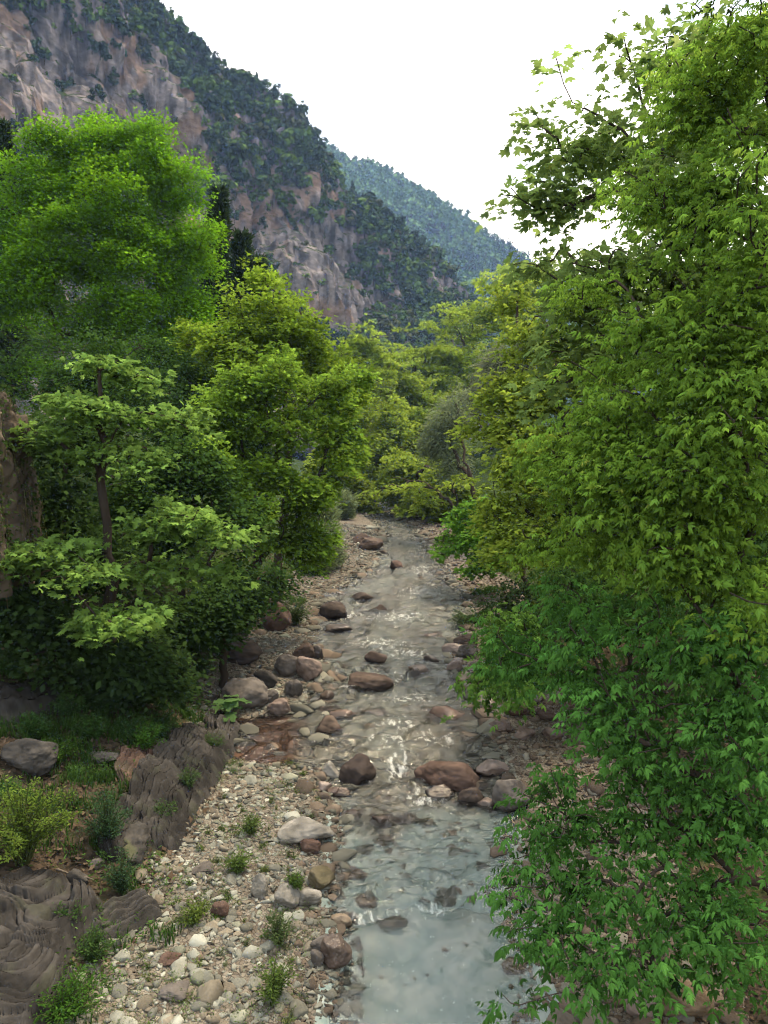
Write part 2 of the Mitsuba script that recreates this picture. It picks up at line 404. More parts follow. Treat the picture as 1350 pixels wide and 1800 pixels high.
def rock_here(p):
    """0 on wooded ground, 1 on the bare cliffs of the mountain"""
    q = p + (np.stack([nz(p, 0.03, 1), nz(p, 0.03, 2), nz(p, 0.03, 5)], -1) - 0.5) * 60
    out = np.zeros(p.shape[:-1])
    for cx, cy, cz, rx, rz in [(-102.13, 230.0, 110.78, 22.41, 22.41), (-83.45, 260.0, 127.99, 21.44, 19.49), (-70.67, 260.0, 111.67, 15.59, 19.49), (-110.36, 250.0, 138.86, 11.24, 7.5), (-53.83, 300.0, 87.49, 13.49, 17.99), (-35.27, 310.0, 81.3, 20.91, 23.24), (-21.7, 310.0, 65.65, 16.27, 25.56), (-14.02, 350.0, 125.9, 10.49, 10.49), (24.42, 390.0, 80.91, 8.77, 14.62), (-44.13, 330.0, 151.52, 4.95, 7.42)]:
        out = np.maximum(out, smooth01(1.15, 0.8, np.sqrt(((q[..., 0] - cx) / rx) ** 2 + ((q[..., 2] - cz) / rz) ** 2)))
    return out


MP = MFACE.reshape(-1, 3)
greens = [(0.04, 0.072, 0.026), (0.06, 0.11, 0.028), (0.032, 0.06, 0.03), (0.09, 0.15, 0.035), (0.06, 0.072, 0.03), (0.026, 0.044, 0.024)]
shrubs = [clump_tree(100 + i, 'broad', 90, c) for i, c in enumerate(greens)]
pines = [clump_tree(200 + i, 'conifer', 110, c) for i, c in enumerate([(0.022, 0.04, 0.02), (0.03, 0.05, 0.024)])]
w = np.where(rock_here(MP) > 0.5, 0.09, 1.0)
cl = smooth01(0.38, 0.55, nz(MP, 0.05, 21))
vis = (MP[:, 2] > 25) & (np.abs(MP[:, 0] / MP[:, 1]) < 0.62) & (MP[:, 2] < 0.75 * MP[:, 1])
w = w * (0.45 + cl) * vis
pick = rngm.choice(len(MP), 5200, p=w / w.sum())
size = 2.2 + 7.5 * rngm.random(len(pick)) ** 1.8 * np.where(rock_here(MP[pick]) > 0.5, 0.5, 1.0)
near_first = np.argsort(-(size / np.linalg.norm(MP[pick], axis=1)))
shared = [mikit.ply((v, f), 'far_leaf_material', color=c) for v, f, c in shrubs + pines]
stuff, stuff_c = [], []
for rank, i in enumerate(near_first):
    p = MP[pick[i]] + [rngm.normal() * 0.6, rngm.normal() * 0.6, -0.25 * size[i]]
    k = int(rngm.integers(0, 6))
    ang, sx = rngm.uniform(0, 360), rngm.uniform(0.85, 1.4)
    if rank < 240:
        key = numbered('mountain_shrub')
        scene[key] = {**shared[k], 'to_world': T().translate(p.tolist()).rotate([0, 0, 1], ang).scale([size[i] * sx, size[i] * sx, size[i]])}
        tag(key, 'small dark bushy tree rooted on the steep slope of the rock mountain', 'tree', 'bushy trees on the mountain slope')
    else:
        v, f, c = shrubs[k]
        a = math.radians(ang)
        R = np.array([[math.cos(a) * sx, -math.sin(a) * sx, 0], [math.sin(a) * sx, math.cos(a) * sx, 0], [0, 0, 1]]) * size[i]
        stuff.append((v @ R.T + p, f))
        stuff_c.append(c)
scene['mountain_scrub'] = mikit.ply(join(stuff), 'far_leaf_material', color=np.vstack(stuff_c))
tag('mountain_scrub', 'dark green scrub and small trees covering the mountain between its bare cliffs', 'scrub', kind='stuff')
# pines along the skyline and down the spur
top = MFACE[:, 2:6].reshape(-1, 3)
ok = (np.abs(top[:, 0] / top[:, 1]) < 0.6) & (top[:, 2] < 0.72 * top[:, 1])
for i in rngm.choice(np.nonzero(ok)[0], 60, replace=False):
    key = numbered('mountain_pine')
    hgt = rngm.uniform(3.5, 9.5)
    scene[key] = {**shared[6 + int(rngm.integers(0, 2))], 'to_world': T().translate((top[i] - [0, 0, 0.8]).tolist()).rotate([0, 0, 1], rngm.uniform(0, 360)).scale([hgt * 1.25, hgt * 1.25, hgt])}
    tag(key, 'thin pine standing on the skyline crest of the rock mountain', 'pine', 'pines along the crest of the mountain')
# the far forest
HP = HFACE.reshape(-1, 3)
w = ((np.abs(HP[:, 0] / HP[:, 1] - 0.09) < 0.22)).astype(float)
pick = rngm.choice(len(HP), 6500, p=w / w.sum())
fv, fc = [], []
far_kinds = [clump_tree(300 + i, 'broad', 26, c) for i, c in enumerate([(0.075, 0.145, 0.05), (0.10, 0.18, 0.06), (0.05, 0.105, 0.042)])] + [clump_tree(310 + i, 'conifer', 30, (0.022, 0.045, 0.03)) for i in range(2)]
for i in pick:
    p = HP[i] + rngm.normal(size=3) * [3, 3, 0] - [0, 0, 2]
    con = nz(p, 0.008, 77) > 0.53
    v, f, c = far_kinds[int(rngm.integers(3, 5)) if con and rngm.random() < 0.9 else int(rngm.integers(0, 3))]
    h = rngm.uniform(11, 20)
    fv.append((v * [h, h, h] + p, f))
    fc.append(c * rngm.uniform(0.75, 1.3))
scene['far_forest'] = mikit.ply(join(fv), 'far_leaf_material', color=np.vstack(fc))
tag('far_forest', 'bluish green forest covering the distant hill', 'forest', kind='stuff')

# ------------------------------------------------------------------ boulders
ICO = {k: trimesh.creation.icosphere(k) for k in (1, 2, 3, 4)}
TONES = {'brown': ((0.054, 0.039, 0.033), (0.089, 0.068, 0.056)), 'dark': ((0.034, 0.027, 0.025), (0.06, 0.048, 0.042)), 'red': ((0.068, 0.044, 0.036), (0.103, 0.072, 0.059)), 'grey': ((0.069, 0.063, 0.059), (0.115, 0.105, 0.098)), 'pink': ((0.127, 0.097, 0.084), (0.183, 0.147, 0.131)), 'pale': ((0.144, 0.138, 0.122), (0.217, 0.208, 0.19)), 'tan': ((0.126, 0.094, 0.062), (0.182, 0.141, 0.1)), 'olive': ((0.082, 0.072, 0.043), (0.122, 0.104, 0.068)), 'slate': ((0.034, 0.033, 0.032), (0.061, 0.058, 0.055)), 'black': ((0.012, 0.0115, 0.0112), (0.030, 0.0285, 0.0275))}


def rock_shape(seed, sub, planes=16, sharp=16, bump=0.15):
    """unit rock: a rounded polyhedron cut by random planes and roughened"""
    r = np.random.default_rng(seed)
    d = np.array(ICO[sub].vertices)
    n = unit(r.normal(size=(planes, 3)))
    dist = r.uniform(0.62, 1.0, planes)
    dots = np.maximum(d @ n.T, 1e-3)
    rad = 1.0 / (((dots / dist) ** sharp).sum(1) + 0.25) ** (1 / sharp)
    v = d * np.clip(rad, 0.3, 1.25)[:, None]
    off = r.random(3) * 50
    v = v * (1 + bump * 2 * (meshkit.fbm(v * 2.2 + off, 4, seed) - 0.5) + bump * 0.8 * (meshkit.fbm(v * 7 + off, 3, seed + 1) - 0.5))[:, None]
    ext = v.max(0) - v.min(0)
    return (v - (v.max(0) + v.min(0)) / 2) / ext * 2, np.array(ICO[sub].faces)


def stone_tint(v, tone, seed, wet_below=None, dry=1.0):
    a, b = (np.array(x) for x in TONES[tone])
    k = smooth01(0.32, 0.68, nz(v, 3.0, seed, 4))[:, None]
    c = (a * (1 - k) + b * k) * (0.45 + 1.1 * nz(v, 9, seed + 2, 4))[:, None] * dry
    vein = smooth01(0.06, 0.0, np.abs(nz(v, 2.2, seed + 5, 3) - 0.5))[:, None]
    c = c * (1 - 0.22 * vein)
    if wet_below is not None:
        wet = smooth01(wet_below + 0.10, wet_below + 0.01, v[:, 2] + 0.05 * (nz(v, 6, seed) - 0.5))[:, None]
        c = c * (1 - 0.5 * wet)
    return c.clip(0.01, 0.8)


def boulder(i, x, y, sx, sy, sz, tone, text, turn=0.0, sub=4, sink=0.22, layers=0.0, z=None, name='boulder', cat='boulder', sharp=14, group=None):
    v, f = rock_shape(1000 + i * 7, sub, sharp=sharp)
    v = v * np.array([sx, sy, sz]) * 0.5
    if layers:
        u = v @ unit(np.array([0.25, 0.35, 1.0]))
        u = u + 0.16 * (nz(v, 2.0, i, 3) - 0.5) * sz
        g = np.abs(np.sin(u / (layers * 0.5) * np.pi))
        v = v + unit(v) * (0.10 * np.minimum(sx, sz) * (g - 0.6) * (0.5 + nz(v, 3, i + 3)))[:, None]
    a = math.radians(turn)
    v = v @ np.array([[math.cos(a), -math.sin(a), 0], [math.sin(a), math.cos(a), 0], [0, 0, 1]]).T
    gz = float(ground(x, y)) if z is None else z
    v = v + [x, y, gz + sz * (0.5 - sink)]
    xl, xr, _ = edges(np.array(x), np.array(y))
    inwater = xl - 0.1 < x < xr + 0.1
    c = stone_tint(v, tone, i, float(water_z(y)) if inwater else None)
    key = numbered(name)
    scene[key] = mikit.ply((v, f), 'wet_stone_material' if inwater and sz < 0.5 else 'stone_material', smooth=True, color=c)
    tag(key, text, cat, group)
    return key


for b in [
    (1, -0.35, 20.24, 1.31, 0.98, 0.65, 'brown', 'broad flat topped brown boulder in midstream with white water on its right', {'turn': -8, 'sub': 4}),
    (2, -0.15, 29.14, 0.97, 0.78, 0.59, 'dark', 'dark boulder standing alone in midstream, farthest of the big midstream stones', {'turn': -1}),
    (3, -0.25, 22.21, 0.68, 0.55, 0.56, 'brown', 'squarish brown boulder just upstream of the broad flat topped one', {'turn': 6}),
    (4, 0.96, 21.23, 0.66, 0.53, 0.45, 'brown', 'low brown boulder right of midstream, beside the squarish one', {'turn': 13}),
    (5, -1.28, 17.0, 0.7, 0.56, 0.57, 'brown', 'smooth grey brown boulder in the water left of midstream', {'turn': -10}),
    (6, -0.53, 14.52, 0.75, 0.67, 0.75, 'dark', 'rounded dark reddish boulder left of the fast water by the heap of small stones', {'turn': -3, 'sub': 4}),
    (7, -0.98, 17.92, 0.7, 0.56, 0.39, 'red', 'reddish boulder touching the smooth grey brown one', {'turn': 4}),
    (8, -0.28, 18.27, 0.66, 0.53, 0.2, 'brown', 'flat stone awash in midstream below the broad flat topped boulder', {'turn': 11}),
    (9, 1.48, 17.89, 1.06, 0.85, 0.42, 'red', 'flat reddish slab under the twigs at the right side of the stream', {'turn': -12}),
    (10, 1.26, 14.55, 1.37, 0.96, 0.69, 'red', 'largest cracked brown slab at the right of the fast water', {'turn': -5, 'sub': 4, 'layers': 0.0}),
    (11, 1.06, 13.95, 0.59, 0.47, 0.38, 'dark', 'dark wedge shaped stone in front of the cracked brown slab', {'turn': 2}),
    (12, 1.61, 13.71, 0.56, 0.45, 0.54, 'dark', 'dark brown boulder leaning against the right end of the cracked slab', {'turn': 9}),
    (13, 1.9, 13.54, 0.47, 0.37, 0.37, 'pink', 'pale pinkish stone between the dark leaning boulder and the big grey brown one', {'turn': -14}),
    (14, 2.32, 13.4, 0.72, 0.58, 0.75, 'grey', 'big grey brown boulder at the right water edge under the green leaves', {'turn': -7, 'sub': 4}),
    (15, 2.18, 14.86, 0.69, 0.56, 0.42, 'pink', 'pale topped boulder behind the cracked slab at the right shore', {'turn': 0}),
    (16, 0.01, 12.93, 0.51, 0.41, 0.37, 'brown', 'brown stone in the shallow water below the fast run, left of two flatter ones', {'turn': 7}),
    (17, 0.37, 13.03, 0.5, 0.4, 0.17, 'brown', 'flat brown stone in the middle of the row of three below the fast run', {'turn': 14}),
    (18, 0.71, 12.97, 0.39, 0.31, 0.16, 'olive', 'yellowish wet stone at the right end of the row of three below the fast run', {'turn': -9}),
    (19, 0.02, 12.3, 0.33, 0.26, 0.25, 'tan', 'small orange brown stone just below the row of three', {'turn': -2}),
    (20, -1.27, 12.04, 0.96, 0.58, 0.38, 'pale', 'large pale mottled boulder with a reddish right end on the edge of the gravel bar', {'turn': 5, 'sub': 4}),
    (21, -1.18, 11.74, 0.34, 0.27, 0.24, 'red', 'reddish stone tucked against the front of the pale mottled boulder', {'turn': 12}),
    (22, -2.08, 20.51, 0.76, 0.61, 0.79, 'pink', 'pinkish rounded boulder at the left shore opposite the broad flat topped one', {'turn': -11}),
    (23, -2.69, 20.66, 0.7, 0.56, 0.68, 'grey', 'pale grey boulder left of the pinkish rounded one', {'turn': -4}),
    (24, -3.11, 19.62, 0.64, 0.51, 0.57, 'slate', 'dark grey boulder behind the largest grey one on the left shore', {'turn': 3}),
    (25, -3.39, 18.1, 1.13, 0.9, 0.83, 'grey', 'largest grey boulder of the heap on the left shore, behind the big leaved plant', {'turn': 10, 'sub': 4}),
    (26, -2.32, 19.1, 0.51, 0.41, 0.54, 'grey', 'grey stone in front of the pinkish rounded boulder', {'turn': -13}),
    (27, -2.54, 17.88, 0.56, 0.45, 0.45, 'pink', 'pinkish stone at the front right of the heap on the left shore', {'turn': -6}),
    (28, -2.87, 18.42, 0.52, 0.42, 0.44, 'grey', 'grey stone wedged beside the largest grey boulder of the left heap', {'turn': 1}),
    (29, -1.89, 28.27, 1.11, 0.89, 0.91, 'dark', 'dark brown boulder at the left water edge below the willow shrub', {'turn': 8}),
    (30, -1.62, 26.03, 1.11, 0.89, 0.47, 'dark', 'long low dark stone at the left water edge in front of the dark brown boulder', {'turn': -15}),
    (31, -0.9, 31.41, 1.04, 0.84, 0.61, 'dark', 'dark flat boulder at the left of the stream behind the lone midstream one', {'turn': -8}),
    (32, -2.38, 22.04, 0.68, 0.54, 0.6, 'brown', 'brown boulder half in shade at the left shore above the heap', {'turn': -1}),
    (33, -1.99, 22.21, 0.38, 0.3, 0.48, 'dark', 'small black looking stone beside the shaded brown boulder', {'turn': 6}),
    (34, 1.63, 25.42, 0.81, 0.65, 0.34, 'red', 'low reddish stone at the right of the wide ripples', {'turn': 13}),
    (35, 2.13, 23.14, 0.71, 0.57, 0.4, 'pink', 'pink boulder at the right shore above the twigs', {'turn': -10}),
    (36, 1.44, 22.34, 0.52, 0.41, 0.41, 'brown', 'brown stone between the low midstream boulder and the pink one', {'turn': -3}),
    (37, 2.01, 21.23, 0.49, 0.39, 0.48, 'pink', 'pinkish stone below the pink boulder at the right shore', {'turn': 4}),
    (38, 2.47, 22.26, 0.69, 0.55, 0.52, 'grey', 'grey stone at the foot of the right bank beside the dark bank hollow', {'turn': 11}),
    (39, 2.24, 20.4, 0.57, 0.46, 0.4, 'tan', 'tan stone under the low twigs on the right shore', {'turn': -12}),
    (40, -0.8, 46.33, 1.52, 1.22, 0.94, 'brown', 'brown boulder in the far part of the stream, left side', {'turn': -5}),
    (41, -1.4, 49.35, 1.4, 1.12, 0.75, 'brown', 'boulder just behind the far brown one', {'turn': 2}),
    (42, 0.69, 39.7, 0.72, 0.57, 0.77, 'red', 'upright reddish stone at the far left edge of the water', {'turn': 9}),
    (43, -0.61, 9.21, 0.43, 0.37, 0.38, 'brown', 'brown boulder with a dark wet foot at the left edge of the pale pool', {'turn': -14, 'sub': 4}),
    (44, -0.75, 9.4, 0.39, 0.31, 0.29, 'grey', 'greyish boulder behind the brown one at the pale pool', {'turn': -7}),
    (45, -0.84, 9.14, 0.18, 0.15, 0.24, 'grey', 'small grey stone left of the brown boulder at the pool', {'turn': 0}),
    (46, -1.36, 10.34, 0.41, 0.35, 0.35, 'pale', 'pale boulder with a mossy side in the row on the gravel bar', {'turn': 7}),
    (47, -1.07, 10.4, 0.36, 0.29, 0.25, 'pale', 'smooth pale boulder in the middle of the row on the gravel bar', {'turn': 14}),
    (48, -0.93, 10.73, 0.43, 0.34, 0.32, 'olive', 'mossy grey boulder at the water end of the row on the gravel bar', {'turn': -9}),
    (49, -1.31, 10.62, 0.29, 0.24, 0.31, 'grey', 'grey stone behind the row of pale boulders on the gravel bar', {'turn': -2}),
    (50, -0.59, 10.08, 0.3, 0.24, 0.21, 'tan', 'brown stone awash at the upper left edge of the pale pool', {'turn': 5}),
    (51, 0.12, 10.33, 0.45, 0.36, 0.24, 'olive', 'yellowish wet stone at the lip of the pale pool', {'turn': 12, 'sink': 0.4}),
    (52, -0.29, 10.63, 0.37, 0.3, 0.12, 'tan', 'wet brown stone barely breaking the water above the pale pool', {'turn': -11, 'sink': 0.4}),
    (53, -0.63, 13.08, 0.48, 0.38, 0.17, 'brown', 'low brown stone in the shallows left of the row of three', {'turn': -4, 'sink': 0.35}),
    (54, -1.05, 14.61, 0.38, 0.3, 0.46, 'pale', 'pale greenish stone beside the rounded dark reddish boulder', {'turn': 3}),
    (55, -1.11, 13.93, 0.27, 0.22, 0.21, 'pink', 'pinkish stone in the heap of small stones by the rounded dark boulder', {'turn': 10}),
    (56, -0.78, 13.87, 0.34, 0.27, 0.26, 'brown', 'brown stone at the water side of the heap of small stones', {'turn': -13}),
    (57, -0.96, 13.84, 0.25, 0.2, 0.22, 'red', 'red stone at the front of the heap of small stones', {'turn': -6}),
    (58, -1.47, 19.06, 0.39, 0.31, 0.44, 'brown', 'small upright brown stone left of the broad flat topped boulder', {'turn': 1}),
    (59, -1.32, 18.36, 0.58, 0.46, 0.23, 'red', 'low red stone between the upright stone and the reddish boulder', {'turn': 8}),
    (60, -2.25, 9.98, 0.28, 0.22, 0.24, 'red', 'reddish angular stone lying among the pale pebbles', {'turn': -15}),
    (61, -1.78, 10.45, 0.24, 0.19, 0.4, 'pale', 'upright pale split stone on the gravel bar', {'turn': -8}),
    (62, -2.7, 10.86, 0.37, 0.3, 0.11, 'grey', 'flat grey stone at the foot of the striped outcrop on the gravel bar', {'turn': -1}),
    (63, -2.66, 8.97, 0.28, 0.22, 0.12, 'red', 'dark red flat stone among the white pebbles near the bottom', {'turn': 6}),
    (64, -2.46, 8.42, 0.36, 0.29, 0.14, 'grey', 'flat grey brown stone at the bottom edge of the gravel bar', {'turn': 13}),
    (65, 3.39, 8.21, 0.69, 0.55, 0.43, 'tan', 'tan boulder under the low leaves at the bottom right', {'turn': -10}),
    (66, 2.97, 8.22, 0.46, 0.37, 0.34, 'pink', 'pale broken boulder under the low leaves at the bottom right', {'turn': -3}),
    (67, 2.6, 16.7, 0.61, 0.49, 0.3, 'red', 'reddish stone at the water side of the right hand stone heap', {'turn': 4}),
    (68, 3.19, 17.57, 0.69, 0.55, 0.34, 'red', 'wide reddish stone at the back of the right hand stone heap', {'turn': 11}),
    (69, 3.73, 17.22, 0.6, 0.48, 0.31, 'brown', 'brown stone at the right end of the right hand stone heap', {'turn': -12}),
    (70, 3.08, 16.2, 0.49, 0.39, 0.28, 'pink', 'pink stone in the middle of the right hand stone heap', {'turn': -5}),
    (71, 3.67, 16.05, 0.43, 0.35, 0.28, 'pink', 'pale pink stone at the shaded end of the right hand stone heap', {'turn': 2}),
    (72, 2.51, 18.36, 0.58, 0.46, 0.35, 'brown', 'brown stone just behind the flat reddish slab', {'turn': 9}),
    (73, -5.82, 12.25, 0.9, 0.72, 0.61, 'slate', 'big dark grey boulder on the left slope above the yellow green shrub', {'turn': -14, 'sub': 4}),
    (74, -4.98, 13.12, 0.63, 0.5, 0.2, 'grey', 'low grey boulder sunk in the green herbs of the left slope', {'turn': -7}),
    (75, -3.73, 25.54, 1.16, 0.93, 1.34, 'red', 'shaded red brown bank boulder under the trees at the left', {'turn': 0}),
    (76, -4.21, 10.0, 0.31, 0.25, 0.27, 'slate', 'dark stone in the leaf litter above the swirled outcrop', {'turn': 7}),
    (77, -4.14, 10.5, 0.23, 0.19, 0.16, 'grey', 'small grey stone behind the dark one above the swirled outcrop', {'turn': 14}),
    (78, 2.58, 23.64, 0.8, 0.64, 0.49, 'dark', 'dark bank stone below the grey green bush on the right', {'turn': -9}),
    (79, 5.39, 11.37, 0.27, 0.21, 0.19, 'pale', 'white stone lying in the leaf litter right of the low leafy tree', {'turn': -2}),
    (80, 3.67, 18.23, 0.49, 0.39, 0.29, 'grey', 'grey stone under the twigs at the top of the right hand heap', {'turn': 5})]:
    boulder(*b[:-1], **b[-1])

# ------------------------------------------------------------------ cobbles and pebbles of the banks and the bed
rngs = np.random.default_rng(5)


def hull_stone(seed, n):
    r = np.random.default_rng(seed)
    m = trimesh.convex.convex_hull(unit(r.normal(size=(n, 3))) * r.uniform(0.82, 1.0, (n, 1)))
    return np.array(m.vertices), np.array(m.faces)


COB = [hull_stone(i, 26) for i in range(12)]
PEB = [hull_stone(50 + i, 11) for i in range(6)]


def stone_colours(n, kind, rng):
    table = {'pale': [(0.27, 0.265, 0.235), (0.22, 0.21, 0.185), (0.37, 0.365, 0.33), (0.19, 0.155, 0.125), (0.24, 0.20, 0.16), (0.16, 0.155, 0.14), (0.25, 0.25, 0.20)],
             'red': [(0.19, 0.135, 0.105), (0.15, 0.105, 0.082), (0.235, 0.185, 0.155), (0.13, 0.095, 0.078), (0.22, 0.20, 0.175)],
             'bed': [(0.16, 0.15, 0.125), (0.12, 0.115, 0.10), (0.20, 0.19, 0.165), (0.15, 0.11, 0.088), (0.18, 0.13, 0.10)]}[kind]
    t = np.array(table)[rng.integers(0, len(table), n)]
    return (t * 0.8 + 0.2 * t.mean(1, keepdims=True)) * np.array([0.93, 0.98, 0.93]) * rng.uniform(0.48, 0.92, (n, 1))


def cobble_field(holder, spots, sizes, kind, name='cobble', keep=300, lift=0.02):
    """the stones that show largest are pieces of their holder; the rest are one part"""
    z = ground(spots[:, 0], spots[:, 1])
    seen = sizes / np.hypot(spots[:, 0], spots[:, 1])
    order = np.argsort(-seen)
    cols = stone_colours(len(spots), kind, rngs)
    flat = rngs.uniform(0.5, 0.85, len(spots))
    long = rngs.uniform(1.0, 1.55, len(spots))
    rot = rngs.uniform(0, 360, len(spots))
    tilt = rngs.normal(0, 14, len(spots))
    for j in order[:keep]:
        v, f = COB[int(rngs.integers(0, 12))]
        cc = cols[j][None] * (0.8 + 0.4 * rngs.random((len(v), 1)))
        k = part_key(holder, name)
        s = sizes[j] * 0.5
        scene[k] = {**mikit.ply((v, f), 'pebble_material', smooth=True, color=cc),
                    'to_world': T().translate([spots[j, 0], spots[j, 1], z[j] + s * lift]).rotate([0, 0, 1], rot[j]).rotate([1, 0, 0], tilt[j]).scale([s * long[j], s, s * flat[j]])}
    rest = order[keep:]
    parts, pc = [], []
    for t, (tv, tf) in enumerate(PEB):
        idx = rest[t::len(PEB)]
        if not len(idx):
            continue
        R = rand_rot(len(idx), rngs)
        a = np.radians(rot[idx])
        Z = np.zeros((len(idx), 3, 3))
        Z[:, 0, 0], Z[:, 0, 1], Z[:, 1, 0], Z[:, 1, 1], Z[:, 2, 2] = np.cos(a) * long[idx], -np.sin(a), np.sin(a) * long[idx], np.cos(a), flat[idx]
        v = np.einsum('nij,kj->nki', R, tv)
        v = np.einsum('nij,nkj->nki', Z, v) * (sizes[idx] * 0.5)[:, None, None]
        v = v + np.stack([spots[idx, 0], spots[idx, 1], z[idx] + sizes[idx] * 0.5 * lift], -1)[:, None]
        parts.append((v.reshape(-1, 3), (tf[None] + (np.arange(len(idx)) * len(tv))[:, None, None]).reshape(-1, 3)))
        pc.append(np.repeat(cols[idx], len(tv), 0))
    k = f'{holder}__pebbles'
    scene[k] = mikit.ply(join(parts), 'pebble_material', smooth=True, color=np.vstack(pc))
    labels[k] = {'kind': 'stuff'}


def scatter(n, y0, y1, xa, xb, power, rng):
    """points between two edge functions, closer together near the viewer"""
    y = y0 * (y1 / y0) ** (rng.random(n) ** power)
    a, b = xa(y), xb(y)
    x = a + (b - a) * rng.random(n)
    return np.stack([x, y], -1)


def lane(k, off):
    return lambda y: np.interp(y, EDGES[:, 0], EDGES[:, k]) + off


n = 24000
p = scatter(n, 5.5, 60, lane(3, -0.45), lane(1, 0.25), 1.15, rngs)
s = 0.043 * rngs.lognormal(0, 0.55, n) * (1 + p[:, 1] * 0.035)
big = rngs.random(n) < 0.022
s = np.where(big, rngs.uniform(0.11, 0.25, n), s)
wetside = (np.interp(p[:, 1], EDGES[:, 0], EDGES[:, 1]) - p[:, 0]) / 0.55 + rngs.normal(0, 0.35, n)
far = p[:, 1] > 15 + rngs.normal(0, 3, n)
red = (wetside < 1) | (far & (rngs.random(n) < 0.7))
cobble_field('gravel_bar', p[~red], s[~red], 'pale')
n2 = 9000
p2 = scatter(n2, 6.0, 75, lane(2, -0.35), lane(2, 2.3), 1.1, rngs)
s2 = 0.055 * rngs.lognormal(0, 0.5, n2) * (1 + p2[:, 1] * 0.03)
s2 = np.where(rngs.random(n2) < 0.05, rngs.uniform(0.16, 0.42, n2), s2)
cobble_field('gravel_bank', p2, s2, 'red')
n3 = 5200
p3 = scatter(n3, 8.5, 75, lane(1, -0.1), lane(2, 0.1), 1.0, rngs)
mid = (p3[:, 1] > 10.6) | (rngs.random(n3) < 0.03)
p3 = np.vstack([p3[mid], p[red]])
s3 = np.concatenate([0.07 * rngs.lognormal(0, 0.5, mid.sum()) * (1 + p3[:mid.sum(), 1] * 0.02), s[red]])
s3[:mid.sum()] = np.where(rngs.random(mid.sum()) < 0.03, rngs.uniform(0.2, 0.42, mid.sum()), s3[:mid.sum()])
n4 = 260
y4 = 14 * (78 / 14) ** rngs.random(n4)
sd = rngs.random(n4) < 0.5
p4 = np.stack([np.where(sd, lane(1, 0)(y4) + np.abs(rngs.normal(0, 0.7, n4)), lane(2, 0)(y4) - np.abs(rngs.normal(0, 0.5, n4))), y4], -1)
s4 = rngs.uniform(0.26, 0.62, n4) * (1 + 0.006 * y4)
p5, s5 = np.vstack([p3, p4]), np.concatenate([s3, s4])
side_pool = (p5[:, 0] < -1.7) & (p5[:, 1] > 15.1) & (p5[:, 1] < 17.6)
quiet = (p5[:, 1] > 10.4) & (p5[:, 1] < 13.2) & (p5[:, 0] > -0.6)
keep5 = ~(side_pool & (rngs.random(len(p5)) < 0.85)) & ~(quiet & (rngs.random(len(p5)) < 0.6))
cobble_field('stream_bed', p5[keep5], s5[keep5], 'bed')

# ------------------------------------------------------------------ leaves
def fan(outline, centre, sag=0.0):
    o = np.array(outline, float)
    mirrored = o[1:-1][::-1] * [1, -1]
    ring = np.vstack([o, mirrored])
    v = np.vstack([[centre], ring])
    z = -sag * np.abs(v[:, 1]) - 0.5 * sag * v[:, 0] ** 2
    n = len(ring)
    f = np.array([[0, 1 + k, 1 + (k + 1) % n] for k in range(n)])[:, ::-1]
    return np.column_stack([v, z]), f


PLANE = fan([(0, 0), (0.02, 0.34), (0.30, 0.52), (0.40, 0.22), (0.76, 0.40), (0.70, 0.13), (1.02, 0)], (0.34, 0), 0.35)
PLANE_S = fan([(0, 0), (0.12, 0.46), (0.42, 0.22), (0.72, 0.34), (1.0, 0)], (0.36, 0), 0.35)
OVATE = fan([(0, 0), (0.22, 0.19), (0.55, 0.17), (1.0, 0)], (0.4, 0), 0.5)
RHOMB = (np.array([[0, 0, 0], [0.45, 0.36, -0.07], [1, 0, -0.1], [0.45, -0.36, -0.07]]), np.array([[0, 2, 1], [0, 3, 2]]))
SLIM = (np.array([[0, 0, 0], [0.4, 0.07, 0], [1, 0, -0.12], [0.4, -0.07, 0]]), np.array([[0, 2, 1], [0, 3, 2]]))


def compound():
    """a pinnate leaf of five hanging leaflets on a thin stalk"""
    parts = []
    for x0, ang, s in ((0.50, 0, 0.56), (0.42, 58, 0.46), (0.42, -58, 0.46), (0.16, 66, 0.40), (0.16, -66, 0.40)):
        v, f = OVATE
        a, d = math.radians(ang), math.radians(30)
        v = v * [s, s * 1.05, s]
        v = v @ np.array([[math.cos(d), 0, -math.sin(d)], [0, 1, 0], [math.sin(d), 0, math.cos(d)]])
        v = v @ np.array([[math.cos(a), math.sin(a), 0], [-math.sin(a), math.cos(a), 0], [0, 0, 1]])
        parts.append((v + [x0, 0, -0.12 * x0 * x0], f))
    st = np.array([[0, 0.008, 0], [0, -0.008, 0], [0.5, 0, -0.03]])
    parts.append((st, np.array([[0, 1, 2]])))
    return join(parts)


COMPOUND = compound()


